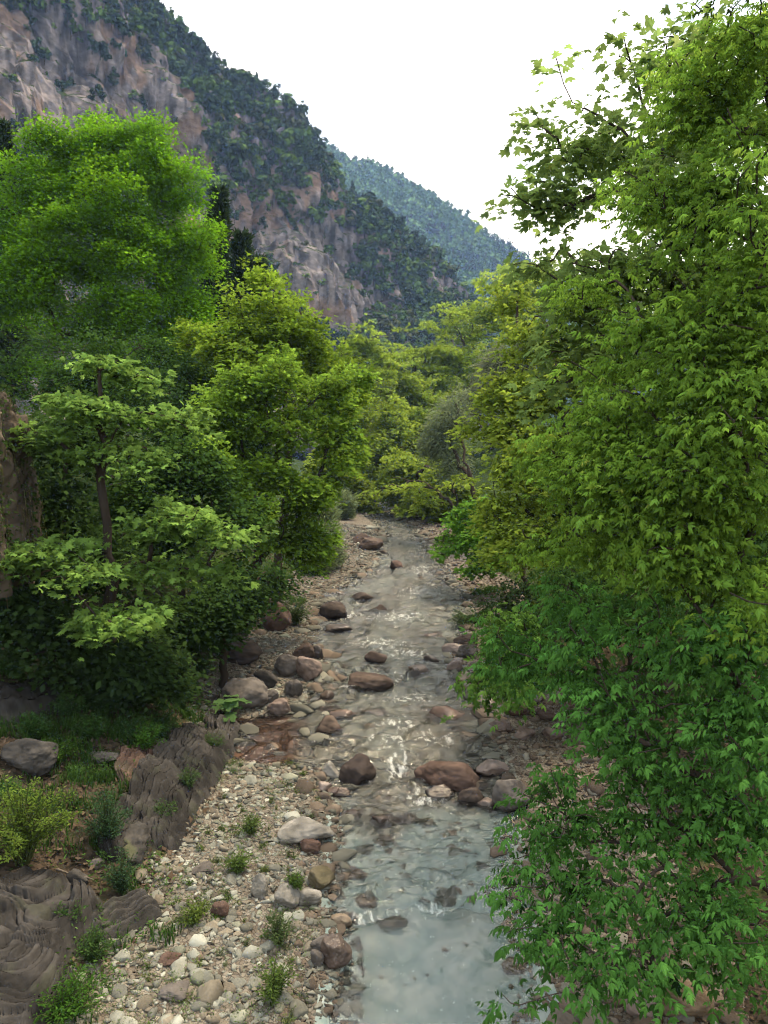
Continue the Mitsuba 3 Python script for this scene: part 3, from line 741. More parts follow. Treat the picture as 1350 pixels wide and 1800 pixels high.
# ------------------------------------------------------------------ trees
def grow(trunk, tips, rng, step, arch=0.25, back=0.22):
    """branches from the trunk to every tip: each tip joins the nearest fitting point of what has grown so far. Returns nodes, parents, the chains of node numbers and how many tips each node feeds"""
    P = [np.array(q, float) for q in trunk]
    par = [-1] + list(range(len(trunk) - 1))
    D = [0.0]
    for k in range(1, len(trunk)):
        D.append(D[-1] + np.linalg.norm(P[k] - P[k - 1]))
    chains, ends = [list(range(len(trunk)))], []
    tr = np.array(trunk)
    order = np.argsort(np.min(np.linalg.norm(tips[:, None] - tr[None], axis=2), axis=1))
    for i in order:
        t = tips[i]
        A = np.array(P)
        d = np.linalg.norm(A - t, axis=1)
        rise = (t[2] - A[:, 2]) / (d + 1e-6)
        cost = d * (1 + 0.55 * np.clip(0.1 - rise, 0, 1)) + back * np.array(D)
        cost[:max(2, len(trunk) // 5)] += 3
        j = int(np.argmin(cost))
        a = P[j]
        L = d[j]
        m = max(2, int(math.ceil(L / step)))
        pd = unit(P[j] - P[par[j]]) if par[j] >= 0 else np.array([0, 0, 1.0])
        c = a + 0.42 * L * (0.55 * pd + 0.45 * unit(t - a)) + np.array([0, 0, arch * 0.3 * L]) + rng.normal(size=3) * 0.05 * L
        chain, prev = [j], j
        for k in range(1, m + 1):
            u = k / m
            q = (1 - u) ** 2 * a + 2 * u * (1 - u) * c + u * u * t
            if k < m:
                q = q + rng.normal(size=3) * 0.025 * L
            P.append(q)
            par.append(prev)
            D.append(D[prev] + np.linalg.norm(q - P[prev]))
            prev = len(P) - 1
            chain.append(prev)
        chains.append(chain)
        ends.append((i, prev))
    cnt = np.zeros(len(P))
    for _, e in ends:
        cnt[e] += 1
    for k in range(len(P) - 1, 0, -1):
        if par[k] >= 0:
            cnt[par[k]] += cnt[k]
    return np.array(P), par, chains, cnt, ends


def blob_tips(blobs, n, rng, hollow=0.45, voids=0.0, shoots=0.1, billow=0, billow_r=0.3):
    b = np.array(blobs, float)
    n = int(n * (1 + 1.6 * voids)) if voids else n
    w = b[:, 3] ** 2
    k = rng.choice(len(b), n, p=w / w.sum())
    d = unit(rng.normal(size=(n, 3)))
    r = (hollow + (1 - hollow) * rng.random(n) ** 0.6)
    rz = b[:, 4] if b.shape[1] > 4 else b[:, 3]
    r = np.where(rng.random(n) < shoots, r * rng.uniform(1.05, 1.4, n), r)
    t = b[k, :3] + d * r[:, None] * np.stack([b[k, 3], b[k, 3], rz[k]], -1)
    if billow:
        # foliage gathered into boughs of its own
        mr = b[:, 3].mean() * billow_r
        c = t[:billow] + rng.normal(size=(billow, 3)) * mr * 0.5
        w = rng.integers(0, billow, n)
        dd = unit(rng.normal(size=(n, 3)) + [0, 0, 0.35])
        t = c[w] + dd * (mr * rng.uniform(0.6, 1.35, billow)[w] * rng.random(n) ** 0.45)[:, None] * [1, 1, 0.7]
        up = rng.random(n) < shoots
        t[up] += np.stack([rng.normal(size=n) * 0.3, rng.normal(size=n) * 0.3, np.abs(rng.normal(size=n))], -1)[up] * mr * 0.7
    if voids:
        # leafless hollows run through the crown
        f = 0.75 / max(b[:, 3].mean(), 0.3)
        c = nz(t * [1, 1, 1.5], f, int(n) % 97, 2)
        t = t[c > np.quantile(c, 1 - 1 / (1 + 1.6 * voids))]
    return t


BARK = {'dark': (0.050, 0.041, 0.034), 'grey': (0.12, 0.105, 0.088), 'brown': (0.075, 0.055, 0.04)}


def bark_mesh(mesh, tone, seed):
    v, f = mesh
    c = np.array(BARK[tone])[None] * (0.6 + 0.8 * nz(v, 4.0, seed, 3))[:, None]
    return mikit.ply((v, f), 'bark_material', smooth=True, color=c)


def leaf_cloud(tips, along, template, size, per, spread, flat, droop, colour, rng, upright=0.75, vary=0.22, yellow=0.25, clump=0.18):
    """leaves in a flattened spray round every tip"""
    n = len(tips) * per
    t = np.repeat(np.arange(len(tips)), per)
    a = rng.random(n) * 2 * np.pi
    r = np.sqrt(rng.random(n)) * spread * np.repeat(rng.uniform(0.7, 1.25, len(tips)), per)
    tiltn = unit(np.array([0, 0, 1.0]) + rng.normal(size=(len(tips), 3)) * 0.22 + 0.25 * along * np.array([1, 1, 0]))[t]
    off = np.stack([np.cos(a) * r, np.sin(a) * r, rng.normal(size=n) * spread * flat], -1)
    off[:, 2] -= (off[:, 0] * tiltn[:, 0] + off[:, 1] * tiltn[:, 1]) / np.maximum(tiltn[:, 2], 0.3) + droop * (r / spread) ** 2 * spread * 0.6
    pos = tips[t] + off - along[t] * spread * 0.35
    dirs = unit(np.stack([np.cos(a), np.sin(a), 0 * a], -1) + along[t] * 0.5 + rng.normal(size=(n, 3)) * 0.4 - np.array([0, 0, droop]))
    nrm = unit(np.array([0, 0, upright]) + tiltn * 0.3 + rng.normal(size=(n, 3)) * 0.42)
    size = size * rng.uniform(0.5, 1.25, n)
    base = np.array(colour)[None] * (1 + clump * rng.normal(size=(len(tips), 1)))[t] * (1 + vary * rng.normal(size=(n, 1)))
    y = (yellow * (rng.random((len(tips), 1))[t] * 0.6 + 0.4 * rng.random((n, 1))))
    base = base * (1 - y) + y * np.array([1.4, 1.18, 0.85]) * base
    return pos, frames(dirs, nrm), size, base.clip(0.008, 0.5)


def tree(name, label, category, trunk, blobs, ntips, template=RHOMB, size=0.15, per=24, spread=0.5, flat=0.22, droop=0.15, colour=(0.06, 0.11, 0.02), group=None, seed=0, radius=0.16, tone='dark',
         step=0.45, limbs=5, hollow=0.45, leaf_parts=0, twig=0.006, vary=0.22, yellow=0.25, upright=0.75, clump=0.18, voids=0.3, shoots=0.1, billow=0, billow_r=0.3, mat='leaf_material', arch=0.25, back=0.22, sides=6):
    rng = np.random.default_rng(9000 + seed)
    key = numbered(name)
    tag(key, label, category, group)
    tips = blob_tips(blobs, ntips, rng, hollow, voids, shoots, billow, billow_r)
    ntips = len(tips)
    tk = polyline(trunk, 14)
    L = np.linalg.norm(tk[-1] - tk[0])
    tk[1:-1] += rng.normal(size=(12, 3)) * 0.012 * L
    P, par, chains, cnt, ends = grow(tk, tips, rng, step, arch, back)
    rad = np.maximum(twig, radius * (cnt / ntips) ** 0.52)
    tr = rad[:14].copy()
    tr = np.maximum(tr, radius * np.linspace(1.0, 0.18, 14))
    tr[0] *= 1.35
    tv, tf = tube(tk, tr, 10)
    scene[f'{key}__trunk'] = bark_mesh((tv, tf), tone, seed)
    sub = sorted(chains[1:], key=lambda c: -cnt[c[1]])
    rest = []
    for k, c in enumerate(sub):
        r = rad[c].copy()
        r[0] = min(r[0], r[1] * 1.15)
        seg = tube(P[c], r, sides if k < 60 else 4)
        if k < limbs:
            scene[part_key(key, 'limb')] = bark_mesh(seg, tone, seed + k)
        else:
            rest.append(seg)
    if rest:
        k = f'{key}__twigs'
        scene[k] = bark_mesh(join(rest), tone, seed)
        labels[k] = {'kind': 'stuff'}
    tp = np.array([P[e] for _, e in ends])
    al = unit(np.array([P[e] - P[par[e]] for _, e in ends]))
    pos, rot, sz, col = leaf_cloud(tp, al, template, size, per, spread, flat, droop, colour, rng, upright, vary, yellow, clump)
    keep = np.ones(len(pos), bool)
    gz = ground(pos[:, 0], pos[:, 1])
    keep &= pos[:, 2] > gz + 0.05
    tvv, tff = template
    if leaf_parts:
        dist = np.linalg.norm(pos - [0, 0, 6.5], axis=1)
        px, py = pos[:, 0] / pos[:, 1], (pos[:, 2] - 6.5) / pos[:, 1]
        seen = (pos[:, 1] > 2) & (np.abs(px) < 0.52) & (py > -0.80) & (py < 0.62) & keep
        chosen = np.argsort(np.where(seen, dist / sz, 1e9))[:leaf_parts]
        kinds = [mikit.ply((tvv, tff), 'leaf_material', color=np.tile(np.array(colour)[None] * k, (len(tvv), 1))) for k in (0.7, 0.85, 1.0, 1.15, 1.35)]
        for i in chosen:
            m = np.eye(4)
            m[:3, :3], m[:3, 3] = rot[i] * sz[i], pos[i]
            scene[part_key(key, 'leaf')] = {**kinds[int(rng.integers(0, 5))], 'to_world': T(m.tolist())}
        keep[chosen] = False
    v, f = stamp(tvv, tff, pos[keep], rot[keep], sz[keep])
    k = f'{key}__crown'
    scene[k] = mikit.ply((v, f), mat, color=np.repeat(col[keep], len(tvv), 0))
    labels[k] = {'kind': 'stuff'}
    return key


def on_ground(x, y, dz=-0.1):
    return [x, y, float(ground(x, y)) + dz]

# ------------------------------------------------------------------ the trees, right bank first
YG, MG, DG, BG, WG = (0.215, 0.31, 0.045), (0.085, 0.18, 0.036), (0.03, 0.066, 0.02), (0.12, 0.26, 0.035), (0.17, 0.22, 0.13)
tree('box_elder', 'large near tree with hanging compound leaves filling the right edge from top to middle', 'tree', [on_ground(6.3, 10.6), [6.0, 10.7, 4], [5.5, 10.6, 8], [5.2, 10.4, 12.2]], [(4.7, 10, 11.93, 0.75, 0.75), (4.27, 10.5, 11.62, 0.67, 0.67), (4.48, 9.6, 10.72, 0.72, 0.72), (4.19, 10.5, 10.67, 0.63, 0.63), (3.65, 11, 10.17, 0.62, 0.62), (3.91, 10, 9.49, 0.79, 0.79), (4.25, 9, 8.87, 0.74, 0.74), (3.31, 10.6, 8.98, 0.68, 0.68), (3.71, 9.6, 8.33, 0.79, 0.79), (4.14, 8.8, 7.67, 0.73, 0.73), (2.96, 10.4, 8.03, 0.62, 0.62), (3.39, 9.6, 7.35, 0.72, 0.72), (2.72, 10, 6.94, 0.49, 0.49), (3.82, 8.6, 6.75, 0.74, 0.74), (3.2, 9.4, 6.36, 0.7, 0.7), (2.74, 10.3, 6.04, 0.54, 0.54), (3.87, 8.8, 5.84, 0.76, 0.76), (2.44, 11, 5.42, 0.41, 0.41), (2.99, 9.8, 5.39, 0.66, 0.66), (3.57, 9, 5.14, 0.71, 0.71), (4.16, 8.4, 5.1, 0.6, 0.6), (2.51, 11, 6.5, 0.41, 0.41), (2.71, 11, 9.08, 0.49, 0.49), (4.18, 8.5, 9.46, 0.57, 0.57), (4.04, 8, 6.38, 0.54, 0.54)], 680, COMPOUND, 0.172, 33, 0.52, 0.11, 0.22,
     (0.140, 0.268, 0.042), seed=1, radius=0.19, leaf_parts=300, vary=0.25, yellow=0.75, clump=0.28, upright=0.6, voids=0.7, limbs=12, twig=0.009, hollow=0.3, shoots=0.14)
tree('box_elder', 'low leafy tree hanging over the stream in the lower right corner', 'tree', [on_ground(4.6, 8.0), [4.4, 8.2, 2.2], [4.0, 8.6, 4.2], [3.5, 9.2, 5.4]], [(2.8, 11, 4.25, 0.49, 0.49), (1.97, 11, 3.66, 0.45, 0.45), (1.57, 10.5, 3.34, 0.31, 0.31), (2.48, 10, 3.76, 0.56, 0.56), (3.15, 9.5, 4.19, 0.64, 0.64), (3.77, 8.6, 4.28, 0.71, 0.71), (2.79, 9, 3.47, 0.47, 0.47), (3.39, 8.4, 3.34, 0.63, 0.63), (3.96, 8, 3.68, 0.54, 0.54), (2.08, 9.6, 2.28, 0.3, 0.3), (2.33, 9, 2.26, 0.44, 0.44), (2.93, 8.5, 2.43, 0.54, 0.54), (3.44, 8, 2.54, 0.48, 0.48), (1.72, 8.5, 1.88, 0.35, 0.35), (2.15, 8, 1.89, 0.45, 0.45), (2.76, 7.6, 1.82, 0.51, 0.51), (3.36, 7.2, 1.77, 0.43, 0.43), (1.58, 7.9, 1.63, 0.33, 0.33), (1.31, 7.6, 1.32, 0.23, 0.23), (1.92, 7.3, 1.4, 0.41, 0.41), (2.51, 7, 1.38, 0.39, 0.39), (1.19, 7.2, 1.05, 0.17, 0.17), (3.27, 8.4, 2.88, 0.5, 0.5), (3.87, 8, 2.8, 0.48, 0.48), (2.74, 9, 2.76, 0.4, 0.4), (3.88, 7.5, 2.55, 0.34, 0.34), (3.38, 7.8, 1.88, 0.35, 0.35), (3.91, 8.3, 3.71, 0.44, 0.44), (2.87, 9, 3.12, 0.34, 0.34), (1.58, 7, 1.03, 0.24, 0.24), (3.51, 6.8, 1.47, 0.36, 0.36)], 400, COMPOUND, 0.19, 17, 0.38, 0.13, 0.3,
     (0.075, 0.196, 0.041), seed=2, radius=0.085, leaf_parts=300, vary=0.25, yellow=0.3, clump=0.28, upright=0.6, voids=0.4, twig=0.007, hollow=0.3, shoots=0.14, limbs=6)
tree('plane_tree', 'tall plane tree on the right whose pointed leaves stand against the white sky', 'tree', [on_ground(7.4, 15.5), [7.2, 15.4, 5], [6.4, 15, 10], [5.8, 14.8, 12.5]], [(4.92, 15, 13.72, 0.73, 0.55), (5.36, 14.5, 14.28, 0.65, 0.49), (4.07, 15, 12.67, 0.62, 0.46), (3.43, 15, 12.46, 0.47, 0.35), (2.82, 15, 12.86, 0.29, 0.22), (3.55, 15, 11.62, 0.67, 0.51), (2.9, 15, 11.46, 0.4, 0.3), (2.39, 14.6, 11.38, 0.22, 0.16), (3.35, 15, 13.98, 0.2, 0.15), (4.6, 15.5, 14.44, 0.35, 0.26), (4.36, 14, 10.38, 0.84, 0.63), (3.02, 15, 10.44, 0.56, 0.42), (3.66, 14.4, 9.46, 0.81, 0.61), (2.84, 15.5, 10.18, 0.33, 0.24), (5.34, 14, 11.57, 1.05, 0.79), (3.21, 15, 9.04, 0.56, 0.42), (3.36, 14.6, 8.12, 0.6, 0.45), (6.11, 14, 13.04, 1.15, 0.87), (6.3, 14, 10.38, 1.15, 0.87), (4.61, 14, 8.36, 0.94, 0.71), (5.06, 14.5, 9.69, 0.82, 0.61), (4.22, 14.2, 9.93, 0.59, 0.44), (5.37, 15, 9.04, 0.79, 0.59)], 400, PLANE, 0.2, 19, 0.55, 0.3, 0.25,
     (0.180, 0.281, 0.081), seed=3, voids=0.35, shoots=0.18, radius=0.22, leaf_parts=150, yellow=0.45)
tree('plane_tree', 'yellowish green plane tree behind the near trees on the right bank', 'tree', [on_ground(6.2, 23.5), [6.0, 23.5, 4], [5.4, 23.2, 8], [4.8, 23.4, 11.5]], [(4.11, 26, 11.84, 0.78, 0.47), (4.71, 25, 10.18, 1.03, 0.62), (4.01, 24, 8.45, 0.99, 0.59), (3.35, 23, 7.18, 0.86, 0.52), (2.77, 24, 7.48, 0.58, 0.35), (4.35, 22, 6.99, 1.07, 0.64), (3.71, 22, 5.92, 0.86, 0.51), (5.11, 21, 5.87, 0.94, 0.57), (3.39, 22, 4.85, 0.63, 0.38), (4.87, 23, 8.2, 1.03, 0.62), (4.03, 21, 4.29, 0.87, 0.52), (5.96, 24, 9.33, 1.08, 0.65), (3.25, 21, 3.65, 0.66, 0.4), (4.31, 20, 3.33, 0.75, 0.45)], 400, PLANE_S, 0.175, 42, 0.58, 0.2, 0.15, YG, seed=4, radius=0.2, yellow=0.4)
tree('plane_sapling', 'bright green young plane tree leaning out over the right edge of the stream', 'tree', [on_ground(6.0, 31), [5.6, 31.6, 2.6], [4.9, 32, 4.2]], [(3.87, 31, 1.82, 0.6, 0.42), (4.57, 31, 2.17, 0.65, 0.46), (3.72, 33, 4.02, 0.89, 0.62), (3.2, 34, 3.04, 0.71, 0.5), (4.22, 32, 3.01, 0.86, 0.6), (2.86, 33, 2.52, 0.54, 0.38), (4.69, 32, 3.97, 0.77, 0.54)], 90, PLANE_S, 0.24, 34, 0.6, 0.2, 0.2, BG, seed=5, radius=0.09)
tree('leaning_plane_tree', 'thin branchy plane tree leaning low across the far end of the stream', 'tree', [on_ground(5.9, 50), [4.3, 52, 3.6], [2.6, 54, 4.6], [0.6, 55, 4.9]], [(3.32, 52, 3.37, 0.78, 0.39), (1.99, 53, 4.03, 0.87, 0.44), (0.61, 54, 4.15, 0.81, 0.4), (-0.83, 55, 3.69, 0.74, 0.37), (1, 53, 3.11, 0.56, 0.28), (4.88, 46.5, 5.27, 0.84, 0.42), (3.98, 47, 4.66, 0.78, 0.39)], 44, PLANE_S, 0.24, 26, 0.7, 0.12, 0.1, YG, seed=6, radius=0.13)
tree('willow', 'soft grey green willow beside the far right bend of the stream', 'willow', [on_ground(6.2, 48), [5.6, 49, 5], [4.8, 50, 8.5]], [(4.65, 52, 9, 1.09, 1.09), (3.88, 52, 7.26, 0.94, 0.94), (5.4, 53, 10.22, 0.72, 0.72), (4.58, 51, 5.73, 0.76, 0.76)], 120, SLIM, 0.5, 70, 0.9, 0.4, 0.3, WG, seed=7, radius=0.16, mat='leaf_material')
tree('willow', 'dusky willow half hidden high behind the yellow green plane tree on the right', 'willow', [on_ground(9.5, 46), [9, 46, 7], [8.6, 46, 12]], [(9.35, 46, 13.27, 1.03, 1.03), (7.14, 47, 11.87, 1.2, 1.2), (6.32, 46, 10.24, 0.9, 0.9)], 140, SLIM, 0.5, 55, 0.7, 0.5, 0.5, (0.138, 0.170, 0.111), seed=8, radius=0.16)
for k, (bl, base, text, n, colr, templ, lsz) in enumerate((
        ([(2.97, 17, 2.56, 0.54, 0.32), (2.5, 16, 2.11, 0.46, 0.27), (2.19, 15.5, 1.71, 0.33, 0.2), (3.13, 15.5, 2.37, 0.52, 0.31), (1.7, 15.3, 1.57, 0.16, 0.1), (2.58, 15, 1.92, 0.4, 0.24)], (4.6, 17.5), 'light green low bush at the right water side, its twigs reaching over the red stones', 90, MG, COMPOUND, 0.26),
        ([(3.18, 21.5, 2.43, 0.45, 0.45), (3.42, 20, 2.33, 0.54, 0.54), (2.74, 20, 1.95, 0.3, 0.3), (3.87, 20, 2.56, 0.54, 0.54)], (4.9, 21.5), 'grey green bush on the right bank beside the narrow part of the stream', 80, (0.055, 0.095, 0.035), RHOMB, 0.12),
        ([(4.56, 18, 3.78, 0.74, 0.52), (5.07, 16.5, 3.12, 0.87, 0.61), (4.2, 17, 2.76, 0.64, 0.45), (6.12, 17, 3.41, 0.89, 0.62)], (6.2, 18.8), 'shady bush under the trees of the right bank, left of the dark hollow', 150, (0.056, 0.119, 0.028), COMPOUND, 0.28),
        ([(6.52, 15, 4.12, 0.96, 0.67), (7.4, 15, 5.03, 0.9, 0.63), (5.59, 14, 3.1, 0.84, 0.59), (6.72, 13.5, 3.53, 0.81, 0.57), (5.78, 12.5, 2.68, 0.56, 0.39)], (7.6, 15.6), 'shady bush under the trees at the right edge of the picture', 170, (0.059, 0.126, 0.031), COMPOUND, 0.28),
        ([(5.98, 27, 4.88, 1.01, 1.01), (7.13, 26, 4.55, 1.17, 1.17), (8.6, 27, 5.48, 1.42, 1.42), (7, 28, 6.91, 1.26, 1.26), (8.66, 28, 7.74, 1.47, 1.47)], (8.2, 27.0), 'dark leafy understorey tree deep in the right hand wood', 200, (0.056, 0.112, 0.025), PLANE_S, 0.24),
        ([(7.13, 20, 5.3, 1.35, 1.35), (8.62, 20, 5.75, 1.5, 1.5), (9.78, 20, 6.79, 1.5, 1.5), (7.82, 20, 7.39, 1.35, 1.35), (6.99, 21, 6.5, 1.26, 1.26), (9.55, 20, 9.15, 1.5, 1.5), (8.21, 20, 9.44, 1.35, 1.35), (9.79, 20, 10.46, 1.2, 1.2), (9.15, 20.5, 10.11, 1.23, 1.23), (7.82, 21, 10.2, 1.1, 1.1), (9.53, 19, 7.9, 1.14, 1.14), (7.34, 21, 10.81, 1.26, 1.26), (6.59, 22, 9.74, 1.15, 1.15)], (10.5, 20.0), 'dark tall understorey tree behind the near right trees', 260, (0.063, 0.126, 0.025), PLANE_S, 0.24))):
    b = np.array(bl)
    topz = b[:, 2].max()
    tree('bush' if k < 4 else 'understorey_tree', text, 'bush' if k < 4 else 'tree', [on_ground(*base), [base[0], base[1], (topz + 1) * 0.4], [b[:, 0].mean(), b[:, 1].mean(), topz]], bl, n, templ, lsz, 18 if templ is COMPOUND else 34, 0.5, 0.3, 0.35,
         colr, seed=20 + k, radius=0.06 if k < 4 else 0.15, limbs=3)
far_names = ('pale yellow green plane tree closing the valley behind the left trees', 'tall yellow green plane tree in the middle of the valley end', 'yellow green plane tree under the right foot of the mountain', 'tall pale tree where the valley end meets the right wood',
             'low yellow green tree standing at the head of the stream', 'round yellow green tree right of the head of the stream', 'green tree behind the leaning plane tree at the far bend',
             'low leafy bush closing the gap left of the stream head', 'low leafy bush under the trees right of the stream head',
             'dim green tree closing the gap behind the other valley trees', 'dim green tree farthest back at the valley end')
for k, bl in enumerate(([(-4.9, 88, 14.3, 3.63, 2.54), (-2.33, 90, 17.12, 3.51, 2.46), (-5.64, 84, 8.98, 2.83, 1.98), (-1.64, 88, 12.35, 3.3, 2.31), (-4.43, 92, 18.7, 2.07, 1.45)], [(2.87, 97, 18.65, 3.27, 2.29), (4.23, 95, 14.22, 4.13, 2.89), (6.05, 96, 17.83, 3.24, 2.27), (1.77, 95, 12.12, 3.56, 2.49), (3.98, 98, 21.64, 2.06, 1.44)], [(9.62, 104, 21.05, 3.9, 2.73), (12.1, 102, 17.04, 3.82, 2.68), (7.95, 102, 15.54, 3.67, 2.57), (11.24, 105, 24.25, 2.2, 1.54)], [(15.12, 100, 24.13, 3.75, 2.62), (16.72, 101, 27.96, 2.73, 1.91), (18.45, 98, 22.35, 3.67, 2.57), (14.43, 100, 19.76, 3.37, 2.36), (20.98, 100, 27.03, 3, 2.1)], [(-1.49, 80, 8.27, 3, 2.1), (-3.29, 80, 6.48, 2.52, 1.76), (0.9, 80, 7.97, 2.4, 1.68), (-0.89, 79, 5.89, 2.01, 1.41)], [(3.45, 84, 8.98, 2.83, 1.98), (5.33, 84, 7.11, 2.52, 1.76), (2.48, 83, 5.86, 2.12, 1.48), (7.21, 84, 8.36, 2.27, 1.59)], [(2.36, 70, 4.65, 1.57, 1.1), (4.33, 68, 4.45, 1.43, 1), (0.79, 70, 3.87, 1.15, 0.81), (5.34, 62, 4.17, 1.39, 0.98)], [(-4.72, 74, 3.72, 1.89, 1.51), (-3.05, 74, 2.88, 1.44, 1.15), (-6.2, 72, 4.87, 1.84, 1.47), (-2.05, 78, 3.57, 1.4, 1.12)], [(3.22, 66, 2.53, 1.29, 1.03), (4.43, 62, 1.84, 1.21, 0.97), (2.16, 72, 2.71, 1.19, 0.95), (5.35, 62, 2.77, 1.3, 1.04)], [(-6.42, 115, 13.3, 4.74, 3.79), (-1.28, 115, 15.85, 4.31, 3.45), (3.86, 115, 11.6, 4.31, 3.45), (-3, 115, 9.9, 4.31, 3.45), (-9.83, 115, 15, 4.31, 3.45)], [(9.22, 118, 13.48, 4.87, 3.89), (14.47, 118, 15.22, 4.87, 3.89), (19.69, 118, 18.69, 4.87, 3.89), (24.89, 118, 22.15, 5.31, 4.25), (13.65, 118, 9.11, 4.42, 3.54)])):
    b = np.array(bl)
    m = b[:, :3].mean(0)
    colr = np.array(YG) * (1.1, 0.95, 1.1, 1.15, 0.9, 0.9, 0.8, 0.7, 0.75, 0.7, 0.8)[k]
    tree('valley_tree', far_names[k], 'tree', [on_ground(m[0], m[1] + 1), [m[0] + 0.4, m[1], m[2] * 0.5], [m[0], m[1], b[:, 2].max() - 1.5]], bl, 300, PLANE_S, 0.38, 44, 1.0, 0.16, 0.15, colr, seed=40 + k, voids=0.1, shoots=0.3, billow=32, billow_r=0.6, radius=0.3, step=1.2, limbs=5, twig=0.02, yellow=0.3)
# ------------------------------------------------------------------ left bank
tree('maple', 'large round bright green tree with many stems below the mountain on the left', 'tree', [on_ground(-13.6, 38), [-13.6, 38, 8], [-13.8, 38, 12], [-13.9, 38, 17.5]], [(-13.79, 38, 20.21, 1.82, 1.82), (-15.64, 38, 19.27, 1.82, 1.82), (-11.61, 38, 19.01, 1.82, 1.82), (-17.4, 37.5, 17.78, 1.69, 1.69), (-13.46, 36.5, 16.82, 2.6, 2.6), (-10.12, 38, 17.03, 1.42, 1.42), (-15.81, 36.5, 15.31, 2, 2), (-11.64, 36.5, 14.78, 2.11, 2.11), (-9.89, 38, 14.57, 1.03, 1.03), (-17.59, 36.5, 14.26, 1.64, 1.64), (-14.05, 36, 12.59, 1.97, 1.97), (-10.87, 36, 12.32, 1.35, 1.35), (-9.52, 37.5, 12.84, 0.79, 0.79), (-13.75, 38, 21.55, 0.74, 0.74), (-19.63, 37, 16.75, 1.66, 1.66), (-10.38, 37.5, 19.29, 1.55, 1.55), (-9.2, 37.5, 16.62, 1.35, 1.35), (-16, 38, 20.94, 1.71, 1.71), (-12.01, 38, 20.67, 1.57, 1.57), (-13.5, 38, 21.61, 1.2, 1.2)], 1750, RHOMB, 0.165, 95, 0.85, 0.26, 0.2,
     (0.122, 0.275, 0.014), seed=60, voids=0.0, shoots=0.25, billow=230, billow_r=0.36, clump=0.25, radius=0.26, step=0.8, limbs=14, yellow=0.35, hollow=0.35, back=0.1, twig=0.012)
tree('plane_tree', 'plane tree with a slim dark trunk and leaves in tiers on the left bank', 'tree', [on_ground(-5.7, 15.3), [-5.6, 15.4, 3.4], [-5.75, 15.5, 5.6], [-5.8, 15.6, 8.2]], [(-5.81, 16, 8.45, 0.31, 0.11), (-5.16, 16, 8.15, 0.38, 0.13), (-6.54, 16, 7.62, 0.5, 0.17), (-5.48, 15.5, 7.42, 0.64, 0.22), (-4.59, 16, 7.33, 0.58, 0.2), (-4.06, 16, 6.95, 0.31, 0.11), (-7.11, 15.5, 6.9, 0.52, 0.18), (-6.11, 15, 6.55, 0.62, 0.21), (-4.99, 15, 6.44, 0.56, 0.19), (-3.72, 15, 5.32, 0.62, 0.21), (-4.26, 14.5, 5.14, 0.52, 0.18), (-2.94, 15, 4.86, 0.47, 0.16), (-2.45, 15.5, 4.89, 0.23, 0.08), (-3.29, 15, 4.29, 0.43, 0.15), (-6.4, 14.5, 4.7, 0.6, 0.2), (-6.83, 14, 4.39, 0.47, 0.16), (-5.56, 14, 4.33, 0.58, 0.2), (-4.72, 13.5, 3.53, 0.43, 0.14), (-5.23, 13.5, 3.48, 0.32, 0.11), (-4.42, 15, 4.18, 0.51, 0.17)], 235, PLANE, 0.165, 30, 0.5, 0.12, 0.12,
     (0.133, 0.241, 0.055), seed=61, voids=0.4, shoots=0.15, radius=0.13, leaf_parts=150, arch=0.1, yellow=0.35)
tree('plane_tree', 'leafy plane tree with leaning stems at the left edge of the stream', 'tree', [on_ground(-4.6, 24), [-4.0, 24.3, 4], [-3.4, 24.8, 7], [-3.2, 25, 8.8]], [(-5.46, 24.5, 8.49, 0.73, 0.46), (-4.56, 24, 7.21, 0.86, 0.54), (-3.66, 24, 8.27, 0.94, 0.58), (-2.96, 24, 7.03, 1.08, 0.67), (-2.51, 25, 8.53, 0.97, 0.6), (-1.77, 26.5, 8.07, 0.83, 0.52), (-1.46, 26, 6.98, 0.7, 0.44), (-1.87, 25, 5.93, 0.82, 0.51), (-3.46, 22.5, 5.49, 0.93, 0.58), (-2.52, 24, 4.97, 0.83, 0.51), (-4.64, 22.5, 5.65, 0.81, 0.5), (-3.89, 22, 4.35, 0.66, 0.41), (-2.8, 24, 3.79, 0.65, 0.4), (-5.65, 24, 6.67, 0.65, 0.4), (-2.55, 25, 3.49, 0.64, 0.4)], 700, PLANE_S, 0.165, 44, 0.5, 0.2, 0.15,
     (0.142, 0.253, 0.032), seed=62, voids=0.15, shoots=0.3, billow=70, billow_r=0.75, clump=0.25, radius=0.17, yellow=0.35, limbs=7)
tree('plane_tree', 'taller plane tree with sunlit yellow top behind the leaning one on the left', 'tree', [on_ground(-4.2, 29), [-3.8, 29, 5], [-3.4, 29, 8], [-3.6, 29, 10.5]], [(-5.89, 29, 10.98, 0.96, 0.67), (-6.45, 29, 9.92, 0.87, 0.61), (-5.27, 29, 9.71, 1, 0.7), (-4.43, 30, 11.79, 0.76, 0.54), (-3.88, 30, 10.59, 1.12, 0.79), (-3, 30, 10.04, 1.08, 0.76), (-5.02, 31, 13.09, 0.37, 0.26), (-1.89, 30, 8.94, 0.85, 0.6), (-3.54, 31, 12.41, 0.46, 0.33)], 480, PLANE_S, 0.17, 44, 0.55, 0.2, 0.15,
     (0.161, 0.263, 0.028), seed=63, voids=0.15, shoots=0.35, billow=45, billow_r=0.8, clump=0.25, radius=0.17, yellow=0.4, limbs=6)
